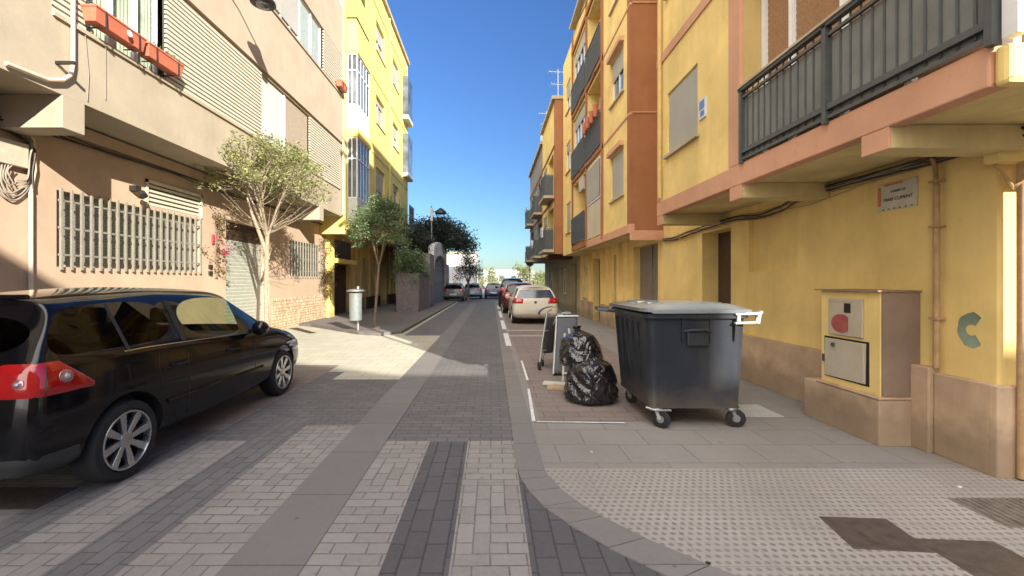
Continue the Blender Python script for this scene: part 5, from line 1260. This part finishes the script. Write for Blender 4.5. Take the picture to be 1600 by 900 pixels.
            for i in range(18):
                yy = 1.16+i*.095
                h_, nn, i_, ds = bvh.ray_cast(Vector((sd*3, yy*k, .50*s)), Vector((-sd, 0, 0)))
                if h_ is not None: pts_.append(h_)
            q.tube(pts_, .018, 6); q.build('side_moulding', paint, smooth=True, **Lc)
            # window pillars
            for (yy, wd) in ((1.43, .05), (.80, .03)):
                q = MB(); out = []
                for i in range(9):
                    zz = .985+i*.046
                    h_, nn, i_, ds = bvh.ray_cast(Vector((sd*3, (yy-.0*i)*k, zz*s)), Vector((-sd, 0, 0)))
                    if h_ is not None and h_.z: out.append((h_, nn))
                for (a, n1), (b_, n2) in zip(out, out[1:]):
                    q.quad(a+n1*.004+Vector((0, -wd*.6, 0)), a+n1*.004+Vector((0, wd*.6, 0)), b_+n2*.004+Vector((0, wd*.6, 0)), b_+n2*.004+Vector((0, -wd*.6, 0)))
                q.build('window_pillar', m_trimblack, **Lc)
        q = MB(); h_, nn = hit(R(8), 1.12*s); h3, n3 = hit(R(14), 1.02*s)
        q.bar(Vector((0, h3.y-.02, 1.0*s)), Vector((.36, h_.y-.02, 1.10*s)), .016, .012); q.build('rear_wiper', m_trimblack, **Lc)
        q = MB(); q.tube([(x_, .33, (Tt+.075)*s) for x_ in (-.5, -.25, 0, .25, .5)], .018, 8); q.build('spoiler_lip', paint, smooth=True, **Lc)
    # wheels
    for yy in wy:
        for sd in (1, -1):
            cx = sd*(.862*fw-.11); c = (cx, yy, wr_)
            q = MB(); q.lathe(c, (sd, 0, 0), [(wr_*.7, -.10), (wr_*.93, -.10), (wr_*.99, -.075), (wr_, -.04), (wr_, .05), (wr_*.985, .08), (wr_*.93, .103), (wr_*.77, .106), (wr_*.73, .06), (wr_*.7, -.02)], 40)
            wh = q.build('wheel', m_tyre, smooth=True, **Lc)
            q = MB(); q.lathe(c, (sd, 0, 0), [(wr_*.62, -.05), (wr_*.3, -.02), (.05, .0)], 32); q.build('brake_disc', m_rimd, wh, local=True)
            q = MB(); r0 = wr_*.735
            n = 40; C0 = Vector(c); ax = Vector((sd, 0, 0)); A = Vector((0, 1, 0)); B = Vector((0, 0, 1)); prof = [(r0, .05), (r0, .108), (r0*.93, .108), (r0*.91, .05)]
            pts_ = []
            for r_, o_ in prof:
                for j in range(n): pts_.append(C0+ax*o_+(A*math.cos(2*math.pi*j/n)+B*math.sin(2*math.pi*j/n))*r_)
            fs = [(i*n+j, i*n+(j+1) % n, ((i+1) % 4)*n+(j+1) % n, ((i+1) % 4)*n+j) for i in range(4) for j in range(n)]
            q.add(pts_, fs)
            ns = 8
            for j in range(ns):
                a = 2*math.pi*j/ns+.2; d = A*math.cos(a)+B*math.sin(a); e = A*-math.sin(a)+B*math.cos(a)
                w0, w1 = .019, .021
                P0 = C0+d*.045; P1 = C0+d*r0*.95
                q.hexa([P0-e*w0+ax*.05, P0+e*w0+ax*.05, P0+e*w0+ax*.085, P0-e*w0+ax*.085, P1-e*w1*1.5+ax*.06, P1+e*w1*1.5+ax*.06, P1+e*w1*1.5+ax*.098, P1-e*w1*1.5+ax*.098])
            q.lathe(c, (sd, 0, 0), [(.062, .04), (.062, .092), (.03, .097)], 20)
            q.build('rim', m_rim, wh, local=True, bevel=.003)
    t.rotation_euler = (0, 0, rotz)
    return t
blk = carpaint('black_car_paint', (.004, .004, .006), .1)
make_car('black hatchback parked on the left beside the pink building, seen from its rear corner', 'cars parked along the street', blk, -3.80, 2.72, 1.045, 0, True, name='hatchback_car', L=4.2, trim=plain('dark_bumper', (.035, .036, .04), .4))
make_car('white hatchback parked in the right bay beyond the waste bags, its tail to the camera', 'cars parked along the street', carpaint('white_cream_paint', (.62, .57, .48), .3), 1.63, 15.8, .99, 0, False, glass=glassy('blue_tinted_glass', (.03, .045, .09), .08), trim=plain('cream_bumper', (.45, .4, .33), .5), L=4.1)
make_car('dark red estate car parked just beyond the white hatchback', 'cars parked along the street', carpaint('red_paint', (.10, .012, .012), .25), 1.42, 21.0, 1.06, 1, False)
make_car('black tall car parked in the right bay beyond the red one', 'cars parked along the street', carpaint('black_paint_far', (.015, .015, .018), .2), 1.30, 26.5, 1.25, 1, False)
make_car('grey car parked at the far left end in front of the gateway', 'cars parked along the street', carpaint('grey_paint', (.16, .17, .18), .3), -3.05, 34.0, 1.02, 0, False)
for i, (x, y_, c, lb) in enumerate(((-1.75, 38.6, (.22, .30, .42), 'light blue car parked at the street end, leftmost of the row there'), (.2, 39.0, (.03, .06, .16), 'dark blue car parked at the street end, in the middle of the row there'), (2.15, 38.8, (.05, .06, .09), 'dark grey car at the street end, hidden in part by the red car'), (-3.8, 39.2, (.30, .32, .34), 'silver car at the street end behind the grey car'))):
    make_car(lb, 'cars parked at the end of the street', carpaint('far_paint', c, .25), x, y_, 1.0, 0, False)

# ================================================================ WASTE CONTAINER
m_bin = stucco('dark_slate_plastic', (.030, .035, .046), .16, .5, rough=.42, bscale=40, bs=.05, staincol=(.075, .07, .06))
m_binlid = plain('grey_lid_plastic', (.15, .165, .175), .16, var=.1, nscale=1.5)
m_caster = plain('zinc_caster', (.4, .4, .4), .4, .8, var=.2)
wc = thing('waste_container', 'large dark grey four wheeled waste container with pale lid beside the ochre wall', 'waste container', (2.2, 5.2, 0))
q = MB()
x0, x1, y0, y1 = 1.73, 2.72, 4.67, 5.80      # bottom
X0, X1, Y0, Y1 = 1.67, 2.765, 4.62, 5.92      # rim
def rounded(xa, xb, ya, yb, r, z, n=5):
    out = []
    for cx, cy, a0 in ((xb-r, yb-r, 0), (xa+r, yb-r, 90), (xa+r, ya+r, 180), (xb-r, ya+r, 270)):
        for i in range(n+1): a = R(a0+90*i/n); out.append((cx+r*math.cos(a), cy+r*math.sin(a), z))
    return out
levels = [(.22, 0, .04), (.25, .02, .09), (.7, .5, .1), (1.20, 1.0, .11)]
rg = []
for z, f, r in levels:
    rg.append(rounded(x0+(X0-x0)*f, x1+(X1-x1)*f, y0+(Y0-y0)*f, y1+(Y1-y1)*f, r, z))
rg.append(rounded(X0-.035, X1+.035, Y0-.035, Y1+.035, .13, 1.205)); rg.append(rounded(X0-.035, X1+.035, Y0-.035, Y1+.035, .13, 1.25)); rg.append(rounded(X0+.02, X1-.02, Y0+.02, Y1-.02, .1, 1.25))
n = len(rg[0]); pts = [p for r_ in rg for p in r_]; fs = [tuple(range(n))]
for i in range(len(rg)-1):
    for j in range(n): fs.append((i*n+j, i*n+(j+1) % n, (i+1)*n+(j+1) % n, (i+1)*n+j))
fs.append(tuple(range((len(rg)-1)*n, len(rg)*n))[::-1]); q.add(pts, fs)
body = q.build('body', m_bin, wc, smooth=True)
# ribs and pocket on the end facing the street corner
q = MB()
def endy(z, o=0): f = (z-.25)/.95; return 4.665+(4.62-4.665)*f-o
for x in (2.06, 2.36): q.hexa([(x-.012, endy(.95)-.016, .95), (x+.012, endy(.95)-.016, .95), (x+.012, endy(.95)+.03, .95), (x-.012, endy(.95)+.03, .95), (x-.012, endy(1.2)-.016, 1.2), (x+.012, endy(1.2)-.016, 1.2), (x+.012, endy(1.2)+.03, 1.2), (x-.012, endy(1.2)+.03, 1.2)])
q.pieces('rib', m_bin, body)
q = MB(); q.box(2.10, 2.34, 4.60, 4.66, .90, 1.08); q.build('grip_recess', plain('grip_dark', (.02, .022, .027), .5), body, bevel=.02)
q = MB(); q.tube([(2.08, 4.625, 1.06), (2.14, 4.585, 1.08), (2.3, 4.585, 1.08), (2.36, 4.625, 1.06)], .016, 8); q.build('handle', m_bin, body, smooth=True)
q = MB()
for (yy) in (4.9, 5.1, 5.3, 5.5, 5.7): q.bar((1.655, yy, 1.15), (1.725, yy, .45), .02, .03)
q.pieces('side_rib', m_bin, body)
# lid: two stepped slabs, slightly domed, resting just open
q = MB()
L0 = rounded(X0-.06, X1+.06, Y0-.06, Y1+.06, .12, 1.258); L1 = rounded(X0-.06, X1+.06, Y0-.06, Y1+.06, .12, 1.295); L2 = rounded(X0+.0, X1-.0, Y0+.0, Y1-.0, .12, 1.31); L3 = rounded(X0+.08, X1-.08, Y0+.08, Y1-.08, .12, 1.335); L4 = rounded(X0+.25, X1-.25, Y0+.25, Y1-.25, .1, 1.347)
rg = [L0, L1, L2, L3, L4]; pts = [p for r_ in rg for p in r_]; fs = [tuple(range(n))]
for i in range(len(rg)-1):
    for j in range(n): fs.append((i*n+j, i*n+(j+1) % n, (i+1)*n+(j+1) % n, (i+1)*n+j))
fs.append(tuple(range((len(rg)-1)*n, len(rg)*n))[::-1]); q.add(pts, fs)
# slight sag and lift so the two lid edges are not ruler straight
q.v = [(x, y, z+.016*math.sin((x-X0)*2.6)+.012*math.sin((y-Y0)*3.1)+(.02 if x < 1.7 else 0)) for x, y, z in q.v]
lid = q.build('lid', m_binlid, wc, smooth=True)
q = MB()
for yy in (4.95, 5.3, 5.65): q.bar((X0+.12, yy, 1.35), (X1-.12, yy, 1.35), .05, .02)
q.build('lid_rib', m_binlid, lid, bevel=.008)
# lifting bracket sticking out on the wall side, as in the picture
q = MB(); m_light = plain('pale_bracket', (.36, .37, .36), .35, var=.12)
q.bar((2.60, 4.585, 1.255), (2.865, 4.585, 1.26), .05, .03); q.bar((2.60, 4.585, 1.155), (2.85, 4.585, 1.165), .04, .024); q.bar((2.84, 4.585, 1.15), (2.86, 4.585, 1.27), .05, .03); q.bar((2.84, 4.585, 1.22), (2.885, 4.585, 1.285), .05, .03)
q.bar((2.64, 4.585, 1.15), (2.64, 4.585, 1.26), .04, .03)
for yy in (5.0, 5.5): q.bar((2.74, yy, 1.22), (2.84, yy, 1.24), .05, .03)
q.bar((2.85, 4.6, 1.245), (2.85, 5.9, 1.245), .035, .03); q.build('lifting_bracket', m_light, wc, bevel=.006)
q = MB(); q.tube([(1.60, 5.85, 1.22), (1.42, 5.84, 1.245), (1.40, 5.6, 1.24), (1.60, 5.55, 1.22)], .022, 8); q.build('side_handle', m_bin, wc, smooth=True)
q = MB(); q.bar((2.62, 4.625, .96), (2.62, 4.60, 1.14), .015, .02); q.build('lid_stop', m_cableb, wc)
q = MB(); q.tube([(1.70, 4.72, .215), (1.78, 4.66, .20), (1.95, 4.66, .2)], .012, 6); q.build('frame_edge', m_caster, wc)
for (cx, cy, sw_) in ((1.82, 4.72, .75), (2.64, 4.72, .15), (1.82, 5.68, 1.2), (2.6, 5.68, -.4)):
    d = Vector((math.cos(sw_), -math.sin(sw_), 0)); ax = Vector((-d.y, d.x, 0)); hub = Vector((cx, cy, .10))+d*.045
    q = MB(); q.lathe(hub-ax*.022, ax, [(.035, 0), (.09, 0), (.1, .008), (.1, .036), (.09, .044), (.035, .044)], 24); wh = q.build('caster_wheel', m_tyre, wc, smooth=True)
    q = MB(); q.lathe(hub-ax*.026, ax, [(.04, 0), (.045, .026), (.04, .052)], 16); q.build('hub', m_caster, wh)
    q = MB(); q.bar(hub+ax*.034, Vector((cx, cy, .2))+ax*.03, .035, .006); q.bar(hub-ax*.034, Vector((cx, cy, .2))-ax*.03, .035, .006); q.lathe((cx, cy, .185), (0, 0, 1), [(.05, 0), (.055, .02), (.05, .035)], 16); q.build('caster_fork', m_caster, wh)

# ---------------------------------------------------------------- rubbish beside the container
def crumple(mb, c, rx, ry, rz, seed, n=26, mth=18, ties=True, amp=.07):
    rng = random.Random(seed); c = Vector(c); ph = [(rng.uniform(0, 6.3), rng.randint(2, 9), rng.randint(1, 6), rng.uniform(.3, 1)) for _ in range(14)]
    rings = []
    for i in range(mth+1):
        v = i/mth; row = []
        for j in range(n):
            a = 2*math.pi*j/n
            prof = math.sin(math.pi*min(1, v*.86+.14))**.55 if v < .9 else None
            if v < .72: rr = (1-(max(0, .12-v)/.12)**2*.25)*(1-.28*(v/.72)**2.2)
            elif v < .9: rr = .72-(v-.72)/.18*.60
            else: rr = .10+(v-.9)*1.3
            w = 0
            for p, fa, fv, am in ph: w += am*math.sin(fa*a+fv*v*4+p)
            w = abs(w)/3*-1+.3*math.sin(7*a+ph[0][0]+3*v)
            k = rr*(1+amp*w)
            row.append((c.x+rx*k*math.cos(a), c.y+ry*k*math.sin(a), c.z+rz*2*v*(1+.02*w)))
        rings.append(row)
    pts = [p for r_ in rings for p in r_]; fs = [tuple(range(n))[::-1], tuple(range(mth*n, (mth+1)*n))]
    for i in range(mth):
        for j in range(n): fs.append((i*n+j, i*n+(j+1) % n, (i+1)*n+(j+1) % n, (i+1)*n+j))
    mb.add(pts, fs)
m_bag, nt, b = mat('black_bin_bag'); v = coords(nt)
b.inputs['Base Color'].default_value = (.012, .012, .015, 1); b.inputs['Roughness'].default_value = .14; b.inputs['Specular IOR Level'].default_value = .8
vo = N(nt, 'ShaderNodeTexVoronoi', feature='DISTANCE_TO_EDGE'); vo.inputs['Scale'].default_value = 4.5
wv = N(nt, 'ShaderNodeVectorMath', operation='MULTIPLY_ADD'); nn = N(nt, 'ShaderNodeTexNoise'); nn.inputs['Scale'].default_value = 5; nn.inputs['Detail'].default_value = 4
nt.links.new(v, nn.inputs['Vector']); nt.links.new(nn.outputs['Color'], wv.inputs[0]); wv.inputs[1].default_value = (.3, .3, .3); nt.links.new(v, wv.inputs[2]); nt.links.new(wv.outputs[0], vo.inputs['Vector'])
hh = M(nt, 'ADD', M(nt, 'MULTIPLY', vo.outputs['Distance'], 1.6), M(nt, 'MULTIPLY', noise(nt, v, 8, 3, .5, (1, 1, .5)), .8)); bump(nt, b, hh, .75, .04)
def bag(label, c, rx, ry, rz, seed, tilt=0, m=None):
    q = MB(); crumple(q, (0, 0, 0), rx, ry, rz, seed, 64, 44, amp=.075); t = thing('rubbish_bag', label, 'rubbish bag', c, 'black rubbish bags beside the container')
    o = q.build('sack', m or m_bag, t, smooth=True, local=True); o.rotation_euler = (tilt, tilt*.6, 0)
    q = MB(); z = rz*1.8; q.tube([(rx*.13*math.cos(a), ry*.13*math.sin(a), z) for a in [i*math.pi/4 for i in range(9)]], .008, 5); k = q.build('tie', m_cableb, t, local=True); k.rotation_euler = o.rotation_euler
bag('large black rubbish bag standing on the paving against the waste container', (1.33, 5.75, .01), .37, .36, .345, 3)
bag('black rubbish bag perched on the larger bag, shiny on top', (1.24, 5.90, .45), .31, .28, .27, 7, -.16)
bag('small black rubbish bag squeezed behind the large bag and the container', (1.52, 6.5, .01), .2, .25, .3, 12, -.05)
# suitcase
sc_ = thing('suitcase', 'dark grey hard suitcase leaning upright in front of the folded frame', 'suitcase', (1.27, 7.3, 0))
m_case = plain('slate_suitcase', (.085, .09, .11), .45, var=.12)
q = MB(); a0 = [(1.05, 7.20, .04), (1.42, 7.20, .04), (1.42, 7.45, .04), (1.05, 7.45, .04), (1.14, 7.42, 1.0), (1.50, 7.42, 1.0), (1.50, 7.66, 1.0), (1.14, 7.66, 1.0)]
q.hexa(a0); q.build('shell', m_case, sc_, bevel=.05, seg=4)
q = MB()
def lerp3(a, b_, f): return tuple(a[i]+(b_[i]-a[i])*f for i in range(3))
q.tube([lerp3(a0[0], a0[3], .2), lerp3(a0[4], a0[7], .2)], .022, 8); q.tube([lerp3(a0[4], a0[5], .0), lerp3(a0[4], a0[5], 1)], .02, 8); q.build('edge_rail', m_metal, sc_, smooth=True)
q = MB(); q.tube([(1.22, 7.5, 1.0), (1.24, 7.5, 1.06), (1.38, 7.5, 1.06), (1.40, 7.5, 1.0)], .012, 8); q.build('handle', m_metal, sc_, smooth=True)
q = MB(); q.lathe((1.08, 7.24, .03), (0, 1, 0), [(.03, 0), (.03, .02)], 12); q.lathe((1.38, 7.24, .03), (0, 1, 0), [(.03, 0), (.03, .02)], 12); q.build('wheel', m_tyre, sc_)
# folded frame of a pushchair leaning behind it
fr = thing('folded_pushchair', 'folded black pushchair with curved hood leaning behind the grey suitcase', 'pushchair', (1.0, 7.9, 0))
q = MB(); q.tube([(.86, 7.7, .08), (.92, 7.75, .5), (1.02, 7.85, 1.05), (1.10, 7.9, 1.08)], .016, 8); q.tube([(1.2, 8.0, .08), (1.12, 7.95, .6), (1.05, 7.85, 1.02)], .016, 8)
q.tube([(.95, 8.05, .1), (1.05, 7.9, .6), (1.2, 7.8, 1.0), (1.42, 7.8, 1.02), (1.5, 7.85, .9)], .016, 8); q.tube([(.9, 7.7, .35), (1.2, 7.95, .38)], .013, 6); q.tube([(.96, 7.75, .7), (1.14, 7.9, .72)], .013, 6); q.build('frame', m_metal, fr, smooth=True)
q = MB(); n1 = 14
hood = [[(1.02+.2*math.cos(R(180-180*i/n1))*1.2+.1, 7.86+.14*j, .98+.15*math.sin(R(180*i/n1))) for i in range(n1+1)] for j in range(3)]
for j in range(2):
    for i in range(n1): q.quad(hood[j][i], hood[j][i+1], hood[j+1][i+1], hood[j+1][i])
q.build('hood', m_trimblack, fr)
q = MB(); q.hexa([(.93, 7.74, .3), (1.12, 7.80, .3), (1.12, 7.92, .3), (.93, 7.86, .3), (1.0, 7.82, .95), (1.2, 7.86, .95), (1.2, 7.98, .95), (1.0, 7.94, .95)]); q.build('fabric_seat', m_trimblack, fr, bevel=.03, seg=3)
q = MB()
for (x, y) in ((.86, 7.7), (1.2, 8.0), (.95, 8.08)): q.lathe((x, y, .08), (1, .2, 0), [(.04, -.02), (.078, -.015), (.08, .0), (.078, .015), (.04, .02)], 16)
q.build('wheel', m_tyre, fr, smooth=True)
# white furniture scraps and boards on the ground
m_wood = plain('raw_board', (.45, .33, .2), .8, var=.2, nscale=12); m_wboard = plain('white_board', (.55, .52, .46), .6, var=.12)
q = MB(); q.hexa([(.78, 6.55, .02), (1.22, 6.42, .02), (1.26, 6.56, .02), (.82, 6.70, .02), (.78, 6.55, .055), (1.22, 6.42, .055), (1.26, 6.56, .055), (.82, 6.70, .055)]); tag(q.build('board', m_wboard, None, bevel=.004), 'pale flat board lying left of the rubbish bags', 'board')
q = MB(); q.hexa([(.82, 6.33, .009), (1.14, 6.26, .009), (1.17, 6.36, .009), (.85, 6.43, .009), (.82, 6.33, .06), (1.14, 6.26, .06), (1.17, 6.36, .06), (.85, 6.43, .06)]); tag(q.build('board', m_wood, None, bevel=.004), 'short reddish wooden plank lying in front of the pale board', 'board')
q = MB()
for z in (.0, .33): q.bar((1.12, 6.75, .15+z), (1.36, 6.7, .2+z), .03, .02)
q.bar((1.12, 6.75, .01), (1.16, 6.8, .78), .03, .02); q.bar((1.36, 6.7, .01), (1.22, 6.78, .86), .03, .02); tag(q.build('broken_frame', m_wboard, None), 'broken white frame standing between the suitcase and the rubbish bags', 'frame')
# ================================================================ LITTER BIN on its post
lb = thing('litter_bin', 'cylindrical galvanised litter bin on a post at the edge of the left pavement', 'litter bin', (-4.15, 13.15, 0))
q = MB(); q.tube([(-4.15, 13.33, 0), (-4.15, 13.33, 1.42)], .035, 10); q.lathe((-4.15, 13.33, 1.40), (0, 0, 1), [(.045, 0), (.04, .04), (.005, .07)], 12); q.build('post', m_metal, lb, smooth=True)
q = MB(); q.lathe((-4.15, 13.1, .42), (0, 0, 1), [(.175, 0), (.185, .02), (.19, .8), (.195, .82), (.18, .83), (.17, .4)], 28); q.build('drum', plain('brushed_zinc', (.32, .36, .37), .35, .55, var=.1), lb, smooth=True)
q = MB(); q.lathe((-4.15, 13.1, 1.30), (0, 0, 1), [(.26, 0), (.265, .02), (.25, .045), (.1, .075)], 28); q.build('rain_lid', m_metal, lb, smooth=True)
q = MB()
for a in (0, 2.1, 4.2): q.tube([(-4.15+.17*math.cos(a), 13.1+.17*math.sin(a), 1.2), (-4.15+.17*math.cos(a), 13.1+.17*math.sin(a), 1.31)], .01, 5)
q.box(-4.2, -4.1, 13.27, 13.33, .6, .7); q.box(-4.2, -4.1, 13.27, 13.33, 1.05, 1.12); q.build('bracket', m_cableb, lb)
# bits of litter
random.seed(99)
for (x, y, a, lbl) in ((1.22, 2.42, .4, 'scrap of dark litter on the studded tiles near the lower edge'), (3.62, 3.32, 1.0, 'tiny white paper scrap on the paving near the wall corner'), (.93, 4.0, 2, 'small brown leaf on the concrete slabs in front of the container')):
    q = MB(); q.hexa([(x-.012, y-.008, .009), (x+.014, y-.01, .009), (x+.012, y+.01, .009), (x-.01, y+.008, .009), (x-.01, y-.006, .016), (x+.012, y-.006, .02), (x+.008, y+.008, .015), (x-.008, y+.006, .018)])
    tag(q.build('litter', m_cableb if 'dark' in lbl else (m_white if 'white' in lbl else m_wood)), lbl, 'litter')
